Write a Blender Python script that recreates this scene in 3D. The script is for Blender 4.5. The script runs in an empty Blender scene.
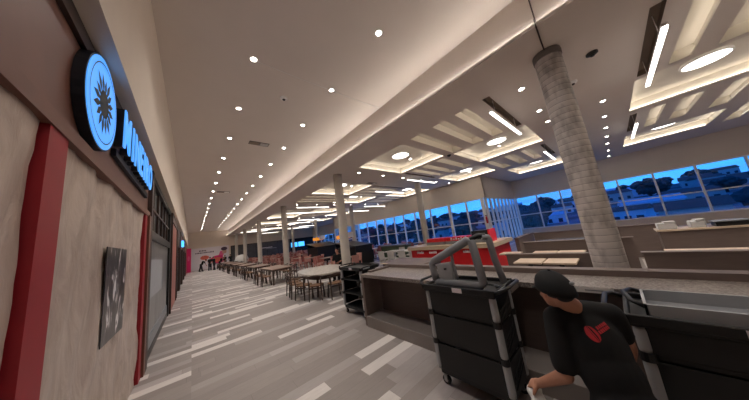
import bpy, bmesh, math, random
from mathutils import Vector, Matrix
random.seed(7)
scene = bpy.context.scene
C = scene.collection
PI = math.pi

# ------------------------------------------------------------------ materials
def new_mat(name):
    m = bpy.data.materials.new(name); m.use_nodes = True
    return m, m.node_tree.nodes, m.node_tree.links, m.node_tree.nodes['Principled BSDF']

def S(r, g, b):                                    # sRGB 0-255 -> linear
    f = lambda c: (c/255/12.92) if c/255 <= 0.04045 else ((c/255+0.055)/1.055)**2.4
    return (f(r), f(g), f(b), 1)

def mat(name, col, rough=.6, metal=0, noise=0.0, scale=8, bump=0, emit=0, ecol=None, spec=.5, stretch=None):
    m, N, L, P = new_mat(name)
    P.inputs['Base Color'].default_value = col
    P.inputs['Roughness'].default_value = rough
    P.inputs['Metallic'].default_value = metal
    P.inputs['Specular IOR Level'].default_value = spec
    tc = N.new('ShaderNodeTexCoord'); nz = N.new('ShaderNodeTexNoise')
    nz.inputs['Scale'].default_value = scale; nz.inputs['Detail'].default_value = 4
    if stretch:
        mp = N.new('ShaderNodeMapping'); mp.inputs['Scale'].default_value = stretch
        L.new(tc.outputs['Object'], mp.inputs['Vector']); L.new(mp.outputs['Vector'], nz.inputs['Vector'])
    else:
        L.new(tc.outputs['Object'], nz.inputs['Vector'])
    if noise:
        r = N.new('ShaderNodeValToRGB')
        e = r.color_ramp.elements
        e[0].position = .3; e[1].position = .7
        e[0].color = tuple(c*(1-noise) for c in col[:3])+(1,)
        e[1].color = tuple(min(1, c*(1+noise)) for c in col[:3])+(1,)
        L.new(nz.outputs['Fac'], r.inputs['Fac']); L.new(r.outputs['Color'], P.inputs['Base Color'])
    if bump:
        b = N.new('ShaderNodeBump'); b.inputs['Strength'].default_value = bump; b.inputs['Distance'].default_value = .01
        L.new(nz.outputs['Fac'], b.inputs['Height']); L.new(b.outputs['Normal'], P.inputs['Normal'])
    if emit:
        P.inputs['Emission Color'].default_value = ecol or col
        P.inputs['Emission Strength'].default_value = emit
    return m

def floor_mat():
    m, N, L, P = new_mat('plank_floor')
    tc = N.new('ShaderNodeTexCoord'); sp = N.new('ShaderNodeSeparateXYZ')
    L.new(tc.outputs['Object'], sp.inputs[0])
    def M(op, a, b=None):
        n = N.new('ShaderNodeMath'); n.operation = op
        for i, v in enumerate((a, b)):
            if v is None: continue
            if isinstance(v, (int, float)): n.inputs[i].default_value = v
            else: L.new(v, n.inputs[i])
        return n.outputs[0]
    W = .195
    yr = M('DIVIDE', sp.outputs['Y'], W); row = M('FLOOR', yr)
    side = M('GREATER_THAN', sp.outputs['X'], 0.0)
    key = M('ADD', M('MULTIPLY', side, 137.0), row)
    wn = N.new('ShaderNodeTexWhiteNoise'); wn.noise_dimensions = '1D'; L.new(key, wn.inputs['W'])
    off = M('MULTIPLY', wn.outputs['Value'], 7.3)
    xr = M('ADD', M('DIVIDE', sp.outputs['X'], 1.25), off); colm = M('FLOOR', xr)
    cb = N.new('ShaderNodeCombineXYZ'); L.new(colm, cb.inputs[0]); L.new(key, cb.inputs[1])
    w2 = N.new('ShaderNodeTexWhiteNoise'); w2.noise_dimensions = '2D'; L.new(cb.outputs[0], w2.inputs['Vector'])
    rp = N.new('ShaderNodeValToRGB'); rp.color_ramp.interpolation = 'CONSTANT'
    e = rp.color_ramp.elements
    cols = [(0, S(150, 141, 136)), (.36, S(158, 149, 144)), (.55, S(170, 162, 159)), (.72, S(182, 174, 172)), (.82, S(222, 215, 210))]
    e[0].position, e[0].color = cols[0]; e[1].position, e[1].color = cols[1]
    for p, c in cols[2:]:
        q = e.new(p); q.color = c
    L.new(w2.outputs['Value'], rp.inputs['Fac'])
    nz = N.new('ShaderNodeTexNoise'); nz.inputs['Scale'].default_value = 5; nz.inputs['Detail'].default_value = 6
    mp = N.new('ShaderNodeMapping'); mp.inputs['Scale'].default_value = (1, 6, 1)
    L.new(tc.outputs['Object'], mp.inputs[0]); L.new(mp.outputs[0], nz.inputs['Vector'])
    mx = N.new('ShaderNodeMix'); mx.data_type = 'RGBA'; mx.blend_type = 'MULTIPLY'; mx.inputs[0].default_value = .35
    L.new(rp.outputs['Color'], mx.inputs[6]); 
    r2 = N.new('ShaderNodeValToRGB'); r2.color_ramp.elements[0].color = (.55, .55, .55, 1); r2.color_ramp.elements[0].position = .3
    L.new(nz.outputs['Fac'], r2.inputs['Fac']); L.new(r2.outputs['Color'], mx.inputs[7])
    # thin joints
    fy = M('FRACT', yr); fx = M('FRACT', xr)
    j = M('MAXIMUM', M('LESS_THAN', fy, .018), M('LESS_THAN', fx, .004))
    m2 = N.new('ShaderNodeMix'); m2.data_type = 'RGBA'
    L.new(M('MULTIPLY', j, .45), m2.inputs[0]); L.new(mx.outputs[2], m2.inputs[6]); m2.inputs[7].default_value = S(95, 88, 84)
    L.new(m2.outputs[2], P.inputs['Base Color'])
    P.inputs['Roughness'].default_value = .42
    return m

def wrap_mat():                                    # column wrapped in bands of film
    m, N, L, P = new_mat('wrapped_column')
    tc = N.new('ShaderNodeTexCoord')
    wv = N.new('ShaderNodeTexWave'); wv.wave_type = 'BANDS'; wv.bands_direction = 'Z'
    wv.inputs['Scale'].default_value = 2.9; wv.inputs['Distortion'].default_value = .8; wv.inputs['Detail'].default_value = 2
    wv.inputs['Detail Scale'].default_value = .6
    wv.wave_profile = 'SAW'
    L.new(tc.outputs['Object'], wv.inputs['Vector'])
    r = N.new('ShaderNodeValToRGB'); e = r.color_ramp.elements
    e[0].position = 0; e[0].color = S(128, 124, 122); e[1].position = .12; e[1].color = S(200, 195, 192)
    q = e.new(.85); q.color = S(212, 206, 202)
    q = e.new(1.0); q.color = S(226, 220, 216)
    L.new(wv.outputs['Fac'], r.inputs['Fac'])
    nz = N.new('ShaderNodeTexNoise'); nz.inputs['Scale'].default_value = 4.5; nz.inputs['Detail'].default_value = 7
    mp = N.new('ShaderNodeMapping'); mp.inputs['Scale'].default_value = (1.6, 1.6, .7)
    L.new(tc.outputs['Object'], mp.inputs[0]); L.new(mp.outputs[0], nz.inputs['Vector'])
    r2 = N.new('ShaderNodeValToRGB'); r2.color_ramp.elements[0].position = .36; r2.color_ramp.elements[0].color = (.36, .35, .35, 1)
    r2.color_ramp.elements[1].position = .55; r2.color_ramp.elements[1].color = (1, 1, 1, 1)
    L.new(nz.outputs['Fac'], r2.inputs['Fac'])
    mx = N.new('ShaderNodeMix'); mx.data_type = 'RGBA'; mx.blend_type = 'MULTIPLY'; mx.inputs[0].default_value = .6
    L.new(r.outputs['Color'], mx.inputs[6]); L.new(r2.outputs['Color'], mx.inputs[7])
    L.new(mx.outputs[2], P.inputs['Base Color']); P.inputs['Roughness'].default_value = .5
    b = N.new('ShaderNodeBump'); b.inputs['Strength'].default_value = .5; b.inputs['Distance'].default_value = .02
    L.new(wv.outputs['Fac'], b.inputs['Height']); L.new(b.outputs['Normal'], P.inputs['Normal'])
    return m

def glass_mat():
    m, N, L, P = new_mat('window_glass')
    out = N['Material Output']; N.remove(P)
    t = N.new('ShaderNodeBsdfTransparent'); t.inputs[0].default_value = (.86, .93, 1, 1)
    g = N.new('ShaderNodeBsdfGlossy'); g.inputs['Roughness'].default_value = .02
    mx = N.new('ShaderNodeMixShader'); mx.inputs[0].default_value = .05
    L.new(t.outputs[0], mx.inputs[1]); L.new(g.outputs[0], mx.inputs[2]); L.new(mx.outputs[0], out.inputs['Surface'])
    return m

def ramp_noise_mat(name, stops, scale=6, rough=.6, stretch=(1, 1, 1), detail=5, dist=0.0):
    m, N, L, P = new_mat(name)
    tc = N.new('ShaderNodeTexCoord'); mp = N.new('ShaderNodeMapping'); mp.inputs['Scale'].default_value = stretch
    nz = N.new('ShaderNodeTexNoise'); nz.inputs['Scale'].default_value = scale; nz.inputs['Detail'].default_value = detail
    nz.inputs['Distortion'].default_value = dist
    L.new(tc.outputs['Object'], mp.inputs[0]); L.new(mp.outputs[0], nz.inputs['Vector'])
    r = N.new('ShaderNodeValToRGB'); e = r.color_ramp.elements
    e[0].position, e[0].color = stops[0]; e[1].position, e[1].color = stops[-1]
    for p, c in stops[1:-1]:
        q = e.new(p); q.color = c
    L.new(nz.outputs['Fac'], r.inputs['Fac']); L.new(r.outputs['Color'], P.inputs['Base Color'])
    P.inputs['Roughness'].default_value = rough
    return m

MT = dict(
    ceil=mat('ceiling_paint', S(224, 214, 206), .9, noise=.015, scale=1.5),
    wall=mat('wall_paint', S(222, 208, 192), .9, noise=.02, scale=2),
    cream=mat('coffer_paint', S(232, 225, 214), .85),
    strip=mat('light_strip_glow', S(255, 240, 215), emit=4.2, ecol=(1, .94, .85, 1)),
    slotstrip=mat('slot_strip_glow', S(255, 240, 215), emit=2.4, ecol=(1, .93, .82, 1)),
    cove=mat('cove_strip_glow', S(255, 245, 230), emit=24, ecol=(1, .94, .87, 1)),
    disc=mat('light_diffuser', S(255, 250, 240), emit=3.2, ecol=(1, .95, .87, 1)),
    spot=mat('downlight_glow', S(255, 250, 240), emit=26, ecol=(1, .93, .84, 1)),
    pend=mat('linear_diffuser', S(255, 250, 240), emit=3.5, ecol=(1, .95, .88, 1)),
    white=mat('white_metal', S(242, 240, 238), .45),
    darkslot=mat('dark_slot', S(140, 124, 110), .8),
    floor=floor_mat(), wrap=wrap_mat(), glass=glass_mat(),
    column=mat('column_paint', S(196, 188, 178), .7, noise=.04, scale=3),
    brown=mat('brown_panel', S(112, 72, 58), .5, noise=.08, scale=3),
    brownd=mat('dark_brown_frame', S(62, 44, 38), .5, noise=.1),
    red=mat('red_post', S(150, 22, 36), .5, noise=.05),
    black=mat('black_plastic', S(15, 15, 17), .5, noise=.08, scale=20),
    blackm=mat('black_metal', S(20, 20, 22), .4),
    greyp=mat('grey_plastic', S(132, 134, 138), .5, noise=.05, scale=10),
    greyl=mat('light_grey_plastic', S(168, 170, 172), .5, noise=.04, scale=10),
    rubber=mat('black_rubber', S(15, 15, 15), .7),
    chrome=mat('brushed_metal', S(170, 170, 170), .3, .9),
    bar=mat('taupe_laminate', S(112, 97, 90), .55, noise=.08, scale=4, stretch=(1, 1, 8)),
    bard=mat('dark_taupe_laminate', S(88, 74, 68), .55, noise=.08, scale=4, stretch=(1, 1, 8)),
    plinth=mat('grey_plinth', S(134, 126, 122), .5, noise=.03),
    granite=ramp_noise_mat('speckled_granite', [(.35, S(84, 76, 72)), (.5, S(128, 118, 112)), (.66, S(160, 150, 144))], 60, .35),
    pale=mat('pale_wood', S(206, 184, 162), .45, noise=.06, scale=5, stretch=(8, 1, 1)),
    walnut=mat('dark_wood', S(60, 42, 34), .45, noise=.15, scale=6, stretch=(1, 6, 1)),
    walnuttop=mat('brown_table_top', S(140, 116, 104), .35, noise=.12, scale=5, stretch=(6, 1, 1)),
    stone=ramp_noise_mat('grey_stone_top', [(.35, S(150, 142, 134)), (.6, S(192, 184, 174))], 9, .3),
    tan=mat('tan_seat', S(122, 90, 66), .7, noise=.08),
    redwood=mat('reddish_wood', S(168, 98, 90), .5, noise=.12, scale=6),
    redwood2=mat('rosy_wood', S(198, 146, 136), .5, noise=.1, scale=6),
    skin=mat('skin', S(178, 128, 104), .55, noise=.04, scale=15),
    shirt=mat('black_cotton', S(9, 9, 11), .9, noise=.15, scale=12, bump=.15),
    cap=mat('black_cap_cloth', S(11, 11, 13), .85, noise=.15, scale=30),
    hair=mat('dark_hair', S(22, 17, 15), .7),
    trouser=mat('dark_trousers', S(30, 30, 36), .85),
    shoe=mat('black_shoe', S(14, 14, 14), .5),
    logo=mat('red_print', S(176, 32, 42), .7),
    signblue=mat('blue_letter_glow', S(60, 120, 200), emit=.62, ecol=S(84, 165, 255)),
    signdark=mat('sign_emblem_dark', S(14, 16, 28), .6),
    whitec=mat('white_cloth', S(215, 212, 208), .8),
    redk=mat('red_counter', S(200, 26, 34), .4, noise=.05),
    redbright=mat('bright_red_panel', S(226, 40, 46), .4),  # plain brighter red for the display cases, no emission
    beigek=mat('beige_counter_top', S(200, 178, 152), .4),
    blue=mat('blue_lit_panel', S(60, 150, 240), emit=1.3, ecol=S(70, 165, 255)),
    orange=mat('orange_panel', S(232, 150, 50), emit=.5, ecol=S(240, 150, 50)),
    greyglass=mat('grey_shopfront_glass', S(84, 82, 84), .25, noise=.2, scale=1.2),
    whiteb=mat('white_board', S(226, 218, 222), .5),
    pink=mat('pink_print', S(214, 40, 110), .5),
    rose=mat('rose_print', S(222, 96, 140), .5),
    food=mat('salmon_print', S(214, 104, 84), .5, noise=.35, scale=6),
    face=mat('face_print', S(206, 158, 138), .5),
    inkd=mat('dark_print', S(70, 52, 72), .5),
    fern=mat('dusk_tree_leaves', S(48, 66, 66), .8, noise=.5, scale=1.2),
    trunk=mat('tree_bark', S(46, 40, 38), .9),
    ground=ramp_noise_mat('dusk_hillside', [(.3, S(48, 66, 66)), (.5, S(92, 106, 108)), (.7, S(150, 156, 158))], .08, .9),
    house=mat('house_wall', S(225, 225, 228), .8, noise=.1, scale=.2),
    house2=mat('house_wall_tan', S(196, 184, 176), .8),
    roof=mat('house_roof', S(120, 82, 72), .8, noise=.2),
    roofb=mat('pale_blue_roof', S(170, 195, 215), .6),
    pane=mat('house_window', S(40, 46, 60), .3),
    vent=mat('vent_grille', S(120, 112, 106), .6),
    carton=mat('white_carton', S(205, 205, 205), .7),
    terracotta=mat('brown_glaze', S(120, 60, 40), .3),
    green=mat('grey_green_panel', S(92, 110, 92), .6),
)
def sheet_mat():
    m, N, L, P = new_mat('plastic_sheet')
    tc = N.new('ShaderNodeTexCoord'); mp = N.new('ShaderNodeMapping'); mp.inputs['Scale'].default_value = (1, 2.4, 1)
    mp.inputs['Rotation'].default_value = (.6, 0, 0)
    nz = N.new('ShaderNodeTexNoise'); nz.inputs['Scale'].default_value = 3; nz.inputs['Detail'].default_value = 6; nz.inputs['Distortion'].default_value = .6
    L.new(tc.outputs['Object'], mp.inputs[0]); L.new(mp.outputs[0], nz.inputs['Vector'])
    r = N.new('ShaderNodeValToRGB'); e = r.color_ramp.elements
    e[0].position = .35; e[0].color = S(172, 153, 140); e[1].position = .68; e[1].color = S(196, 179, 166)
    L.new(nz.outputs['Fac'], r.inputs['Fac']); L.new(r.outputs['Color'], P.inputs['Base Color'])
    P.inputs['Roughness'].default_value = .35
    b = N.new('ShaderNodeBump'); b.inputs['Strength'].default_value = .6; b.inputs['Distance'].default_value = .03
    L.new(nz.outputs['Fac'], b.inputs['Height']); L.new(b.outputs['Normal'], P.inputs['Normal'])
    return m
MT['sheet'] = sheet_mat()
MT['poster'] = ramp_noise_mat('cutout_tones', [(.40, S(16, 14, 18)), (.50, S(44, 40, 44)), (.58, S(96, 90, 94)), (.63, S(225, 222, 222))], 3.2, .3, (1, 2.6, .9), 8, 1.2)  # dark interior and white reflections put into the colour
MT['redpanel'] = ramp_noise_mat('rosy_panel', [(.3, S(140, 82, 74)), (.7, S(178, 112, 100))], 1.2, .5, (1, 3, .4))
MT['curtain'] = ramp_noise_mat('grey_shutter', [(.35, S(78, 80, 80)), (.55, S(112, 114, 114)), (.7, S(142, 142, 140))], 2, .3, (1, 8, .3))

# ------------------------------------------------------------------ mesh helpers
class MB:
    def __init__(s): s.v = []; s.f = []
    def add(s, vs, fs):
        o = len(s.v); s.v += [tuple(p) for p in vs]; s.f += [tuple(i+o for i in f) for f in fs]; return s
    def box(s, x0, x1, y0, y1, z0, z1):
        return s.add([(x0,y0,z0),(x1,y0,z0),(x1,y1,z0),(x0,y1,z0),(x0,y0,z1),(x1,y0,z1),(x1,y1,z1),(x0,y1,z1)],
              [(0,3,2,1),(4,5,6,7),(0,1,5,4),(1,2,6,5),(2,3,7,6),(3,0,4,7)])
    def quad(s, a, b, c, d): return s.add([a,b,c,d], [(0,1,2,3)])
    def ring_sweep(s, rings, cap=True):
        n = len(rings[0]); o = len(s.v)
        for r in rings: s.v += [tuple(p) for p in r]
        for k in range(len(rings)-1):
            for i in range(n):
                j = (i+1) % n
                s.f.append((o+k*n+i, o+k*n+j, o+(k+1)*n+j, o+(k+1)*n+i))
        if cap:
            s.f.append(tuple(o+i for i in range(n))[::-1]); s.f.append(tuple(o+(len(rings)-1)*n+i for i in range(n)))
        return s
    def tube(s, pts, r, seg=8, cap=True, flat=1.0):
        P = [Vector(p) for p in pts]
        rs = r if isinstance(r, (list, tuple)) else [r]*len(P)
        rings = []
        up = None
        for i, p in enumerate(P):
            d = (P[min(i+1, len(P)-1)]-P[max(i-1, 0)]).normalized()
            if up is None:
                up = Vector((0,0,1)) if abs(d.z) < .9 else Vector((1,0,0))
            a = d.cross(up)
            if a.length < 1e-5: a = d.cross(Vector((0,1,0)))
            a.normalize(); b = a.cross(d).normalized(); up = b
            rings.append([p+a*(rs[i]*math.cos(t))+b*(rs[i]*flat*math.sin(t)) for t in [2*PI*k/seg for k in range(seg)]])
        return s.ring_sweep(rings, cap)
    def lathe(s, prof, cx=0, cy=0, seg=24, cap=True):          # prof: (r, z)
        return s.ring_sweep([[(cx+r*math.cos(2*PI*k/seg), cy+r*math.sin(2*PI*k/seg), z) for k in range(seg)] for r, z in prof], cap)
    def prism(s, poly, z0, z1):                                 # poly (x,y) ccw
        return s.ring_sweep([[(x, y, z0) for x, y in poly], [(x, y, z1) for x, y in poly]])
    def ell(s, c, r, seg=12, rings=8, R=None):
        c = Vector(c); pts = []
        for i in range(1, rings):
            t = PI*i/rings
            ring = []
            for k in range(seg):
                v = Vector((r[0]*math.sin(t)*math.cos(2*PI*k/seg), r[1]*math.sin(t)*math.sin(2*PI*k/seg), -r[2]*math.cos(t)))
                if R: v = R @ v
                ring.append(c+v)
            pts.append(ring)
        o = len(s.v); s.ring_sweep(pts, False)
        lo = Vector((0,0,-r[2])); hi = Vector((0,0,r[2]))
        if R: lo = R @ lo; hi = R @ hi
        s.v += [tuple(c+lo), tuple(c+hi)]
        a, b = len(s.v)-2, len(s.v)-1
        last = o+(rings-2)*seg
        for k in range(seg):
            j = (k+1) % seg
            s.f.append((a, o+j, o+k)); s.f.append((b, last+k, last+j))
        return s
    def build(s, name, m, parent=None, smooth=False, bevel=0, loc=None):
        me = bpy.data.meshes.new(name); me.from_pydata(s.v, [], s.f); me.update()
        bm = bmesh.new(); bm.from_mesh(me); bmesh.ops.recalc_face_normals(bm, faces=bm.faces); bm.to_mesh(me); bm.free()
        me.materials.append(m)
        if smooth:
            for p in me.polygons: p.use_smooth = True
        o = bpy.data.objects.new(name, me); C.objects.link(o)
        if parent: o.parent = parent
        if loc: o.location = loc
        if bevel:
            b = o.modifiers.new('bevel', 'BEVEL'); b.width = bevel; b.segments = 2; b.limit_method = 'ANGLE'
        return o

def tag(o, label=None, cat=None, group=None, kind=None):
    if label: o['label'] = label
    if cat: o['category'] = cat
    if group: o['group'] = group
    if kind: o['kind'] = kind
    return o
def thing(name, label, cat, loc=(0,0,0), rz=0, group=None):
    o = bpy.data.objects.new(name, None); C.objects.link(o); o.location = loc; o.rotation_euler = (0,0,rz)
    o.empty_display_size = .1
    return tag(o, label, cat, group)
def struct(name, mb, m, parent=None, **k):
    o = mb.build(name, m, parent, **k)
    if not parent: o['kind'] = 'structure'
    return o
def copy_tree(o, parent=None):
    c = o.copy(); C.objects.link(c)
    if parent: c.parent = parent
    for ch in list(o.children): copy_tree(ch, c)
    return c
def place(proto, used, loc, rz, label=None, group=None):
    o = proto if not used.get(proto.name) else copy_tree(proto)
    used[proto.name] = True
    o.location = loc; o.rotation_euler = (0,0,rz)
    if label: o['label'] = label
    if group: o['group'] = group
    return o
USED = {}
def text(name, body, size, m, parent=None, loc=(0,0,0), rot=(0,0,0), extrude=.005, offset=0, align='LEFT', sx=1):
    cu = bpy.data.curves.new(name, 'FONT'); cu.body = body; cu.size = size; cu.extrude = extrude; cu.offset = offset
    cu.align_x = align
    cu.materials.append(m)
    o = bpy.data.objects.new(name, cu); C.objects.link(o); o.location = loc; o.rotation_euler = rot; o.scale = (sx, 1, 1)
    if parent: o.parent = parent
    return o

# ------------------------------------------------------------------ camera (hand-held ultra-wide phone at 1.8 m)
cam = bpy.data.cameras.new('camera'); co = bpy.data.objects.new('camera', cam); C.objects.link(co)
Mr = ((0.75413074, 0.00744962, 0.65668207), (-0.64342696, 0.20858346, 0.73654239), (-0.13148606, -0.9779762, 0.16209249))
R = Matrix([[r[0], -r[1], -r[2]] for r in Mr])
co.matrix_world = Matrix.Translation((0, 0, 1.8)) @ R.to_4x4()
cam.sensor_width = 36; cam.lens = 208.34/749*36; cam.clip_end = 2000; cam.clip_start = .05
scene.camera = co

H1, H2 = 5.7, 4.8
YE, YB = 42.0, -10.0
XA, XC, YBW = 14.9, 21.4, 5.55
XA2, YA2 = 19.0, 26.0

# ------------------------------------------------------------------ floor, ceilings
mb = MB(); mb.box(-1.2, XA+.2, YB, YE+.3, -.25, 0); mb.box(XA+.2, XC+.2, YB, YBW+.1, -.25, 0); mb.box(XA+.2, XA2+.2, YA2, YE+.3, -.25, 0)
struct('floor', mb, MT['floor'])
mb = MB(); mb.quad((-.5, YB, H1), (4.45, YB, H1), (4.45, YE, H1), (-.5, YE, H1))
struct('ceiling', mb, MT['ceil'])
mb = MB()
mb.box(4.445, 4.455, YB, YE, H2+.03, H1)          # upright cove face
struct('trim_1', mb, MT['ceil'])
mb = MB(); mb.box(4.23, 4.46, YB, YE, H2, H2+.06); mb.box(4.23, 4.25, YB, YE, H2+.06, H2+.065)   # cove ledge with lip
struct('trim_2', mb, MT['ceil'])
t = thing('cove_light', 'long warm light strip hidden on the cove ledge beside the corridor ceiling', 'light strip', (4.40, 0, H2+.062))
MB().box(.012, .03, YB+.1, YE-.1, .07, .088).build('light_strip', MT['cove'], t)
MB().box(.012, .03, YB+.1, YE-.1, 0, .07).build('strip_holder', MT['white'], t)

# lower ceiling with coffers
XM = [(5.55, 8.4), (8.6, 11.4), (11.9, 14.6), (15.6, 18.4)]
openings = []; modules = []
for b in range(-1, 5):
    yb = 8*b
    for half in (0, 1):
        y0, y1 = (yb+1.4, yb+4.1) if half == 0 else (yb+4.4, yb+7.0)
        for i, (x0, x1) in enumerate(XM):
            if i == 3 and (y1 > YBW): continue
            if y0 < YB: continue
            coffer = (i+half+b) % 2 == 1
            if coffer:
                modules.append(('c', x0, x1, y0, y1, yb)); openings.append((x0, x1, y0, y1))
            else:
                if half == 0: sl = [(y0+.62, y0+.98), (y0+1.3, y0+1.72), (y0+2.15, y0+2.6)]; dk = (y0+.05, y0+.22)
                else: sl = [(y0+.17, y0+.6), (y0+1.05, y0+1.47), (y0+1.78, y0+2.1)]; dk = (y1-.2, y1-.03)
                modules.append(('s', x0, x1, y0, y1, sl, dk)); openings += [(x0, x1, a, c) for a, c in sl]+[(x0, x1-.02, dk[0], dk[1])]
xs = sorted({4.45, XA, XA2, XC, *[v for o in openings for v in o[:2]]})
ys = sorted({YB, YBW, YA2, YE, *[v for o in openings for v in o[2:]]})
mb = MB()
for xa, xb in zip(xs, xs[1:]):
    for ya, yb in zip(ys, ys[1:]):
        cx, cy = (xa+xb)/2, (ya+yb)/2
        if cx > XA and YBW < cy < YA2: continue
        if cx > XA2 and cy > YA2: continue
        if any(o[0] < cx < o[1] and o[2] < cy < o[3] for o in openings): continue
        mb.quad((xa, ya, H2), (xb, ya, H2), (xb, yb, H2), (xa, yb, H2))
struct('ceiling', mb, MT['ceil'])
def recess(x0, x1, y0, y1, h, pocket, lipz=.05, slot=False):
    """an inverted tray above an opening, wider than it by `pocket`"""
    m = MB(); a, b, c, d = x0-pocket, x1+pocket, y0-(.07 if slot else pocket), y1+pocket
    z0, z1 = H2+(lipz if pocket else 0), H2+h
    m.quad((a,c,z0),(b,c,z0),(b,c,z1),(a,c,z1)); m.quad((a,d,z0),(b,d,z0),(b,d,z1),(a,d,z1))
    m.quad((a,c,z0),(a,d,z0),(a,d,z1),(a,c,z1)); m.quad((b,c,z0),(b,d,z0),(b,d,z1),(b,c,z1))
    m.quad((a,c,z1),(b,c,z1),(b,d,z1),(a,d,z1))
    if slot:
        m.box(a, b, y0-.07, y0, H2+.002, H2+.05)
    if pocket:
        for (p, q, r, s_) in ((a,x0,c,d),(x1,b,c,d),(x0,x1,c,y0),(x0,x1,y1,d)):
            m.box(p, q, r, s_, H2+.002, z0)
    return m
nl = 0
for md in modules:
    if md[0] == 'c':
        _, x0, x1, y0, y1, yb = md
        cx, cy = (x0+x1)/2-.25*0, (y0+y1)/2
        o = struct('ceiling_coffer', recess(x0, x1, y0, y1, .34, .14), MT['cream'])
        s_ = MB()
        s_.box(x0-.08, x0-.05, y0, y1, H2+.055, H2+.075); s_.box(x1+.05, x1+.08, y0, y1, H2+.055, H2+.075)
        s_.box(x0, x1, y0-.08, y0-.05, H2+.055, H2+.075); s_.box(x0, x1, y1+.05, y1+.08, H2+.055, H2+.075)
        s_.build('light_strip', MT['strip'], o)
        d = thing('ceiling_light', 'round white ceiling light in the middle of a square recessed coffer', 'ceiling light', (cx, cy, H2+.34), 0, 'round lights in the ceiling coffers')
        MB().lathe([(.40, 0), (.40, -.05), (.385, -.06), (.36, -.06), (.36, -.03)], seg=32).build('frame', MT['white'], d, smooth=False)
        MB().lathe([(.36, -.02), (.355, -.05)], seg=32).build('diffuser', MT['disc'], d)
    else:
        _, x0, x1, y0, y1, sl, dk = md
        for a, c in sl:
            o = struct('ceiling_slot', recess(x0, x1, a, c, .24, 0, slot=True), MT['cream'])
            o2 = None; s_ = MB(); s_.box(x0+.05, x1-.05, a-.055, a-.02, H2+.055, H2+.07)
            s_.build('light_strip', MT['slotstrip'], o)
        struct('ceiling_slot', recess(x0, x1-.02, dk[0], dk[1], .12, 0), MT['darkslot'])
        yy = (dk[0]+dk[1])/2
        d = thing('linear_pendant', 'slim white linear light bar hanging below a dark ceiling slot', 'pendant light', ((x0+x1)/2, yy, H2-.34), 0, 'linear light bars under the dark slots')
        MB().box(-1.3, 1.3, -.035, .035, 0.0, .05).build('housing', MT['white'], d)
        MB().box(-1.29, 1.29, -.034, .034, -.03, -.001).build('diffuser', MT['pend'], d)
        for sx in (-.9, .9):
            MB().tube([(sx, 0, .05), (sx, 0, .46)], .006, 6).build('cable', MT['white'], d)

# downlights
def make_downlight():
    d = thing('downlight', 'small round recessed downlight', 'downlight')
    MB().lathe([(.075, 0), (.075, -.010), (.055, -.010), (.052, 0)], seg=20).build('rim', MT['white'], d)
    MB().lathe([(.052, -.001), (.05, -.006)], seg=20).build('lamp', MT['spot'], d)
    return d
dl = make_downlight()
def spot_lamp(x, y, z, e, ang=2.2):
    l = bpy.data.lights.new('spot', 'SPOT'); l.energy = e; l.spot_size = ang; l.spot_blend = .8; l.color = (1, .94, .88); l.shadow_soft_size = .08
    o = bpy.data.objects.new('downlight_or_fill', l); C.objects.link(o); o.location = (x, y, z-.03)
k = 0
for X, ys_, lab, g in ((.93, [.2]+[4.2+1.92*i for i in range(19)], 'small downlight in the left row of the corridor ceiling', 'left row of corridor downlights'),
                       (2.75, [.4, 2.3]+[4.2+1.96*i for i in range(19)], 'small downlight in the right row of the corridor ceiling', 'right row of corridor downlights')):
    for y in ys_:
        place(dl, USED, (X, y, H1), 0, lab, g); spot_lamp(X, y, H1, 72)
for yb in (0, 8, 16, 24, 32):
    for X in ((6.0, 7.6) if yb else ())+(9.2, 10.9, 12.6, 14.3) + ((16.0, 18.2, 20.4) if yb == 0 else ()):
        place(dl, USED, (X, yb-.42, H2), 0, 'small downlight on a flat band of the lower ceiling between coffer bays', 'downlights by the column lines'); 
(spot_lamp(X, yb-.42, H2, 120 if yb == 0 else 85) if X != 14.3 else None)
for X, y in ((6.02, .87), (7.84, .87), (9.1, .87)):
    place(dl, USED, (X, y, H2), 0, 'small downlight of the second, shorter row left of the wrapped column', 'short row of downlights'); spot_lamp(X, y, H2, 110)
for md in modules:
    if md[0] == 'c' and md[1] < 12 and md[3] < 18 and md[3] > -1:
        for sx in (-.62, .62):
            place(dl, USED, ((md[1]+md[2])/2+sx*1.5, (md[3]+md[4])/2+.3*sx, H2+.34), 0, 'small downlight beside the round light inside a coffer', 'downlights inside the coffers')
for X in (6.0, 9.2, 12.6, 16.0): spot_lamp(X, -8.42, H2, 130)  # unseen fill spots without fixtures, added to brighten the near ceiling
for X in (6.0, 9.2, 12.6): spot_lamp(X, -3.8, H2, 110)  # second fill row, also added with no fixtures
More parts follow.
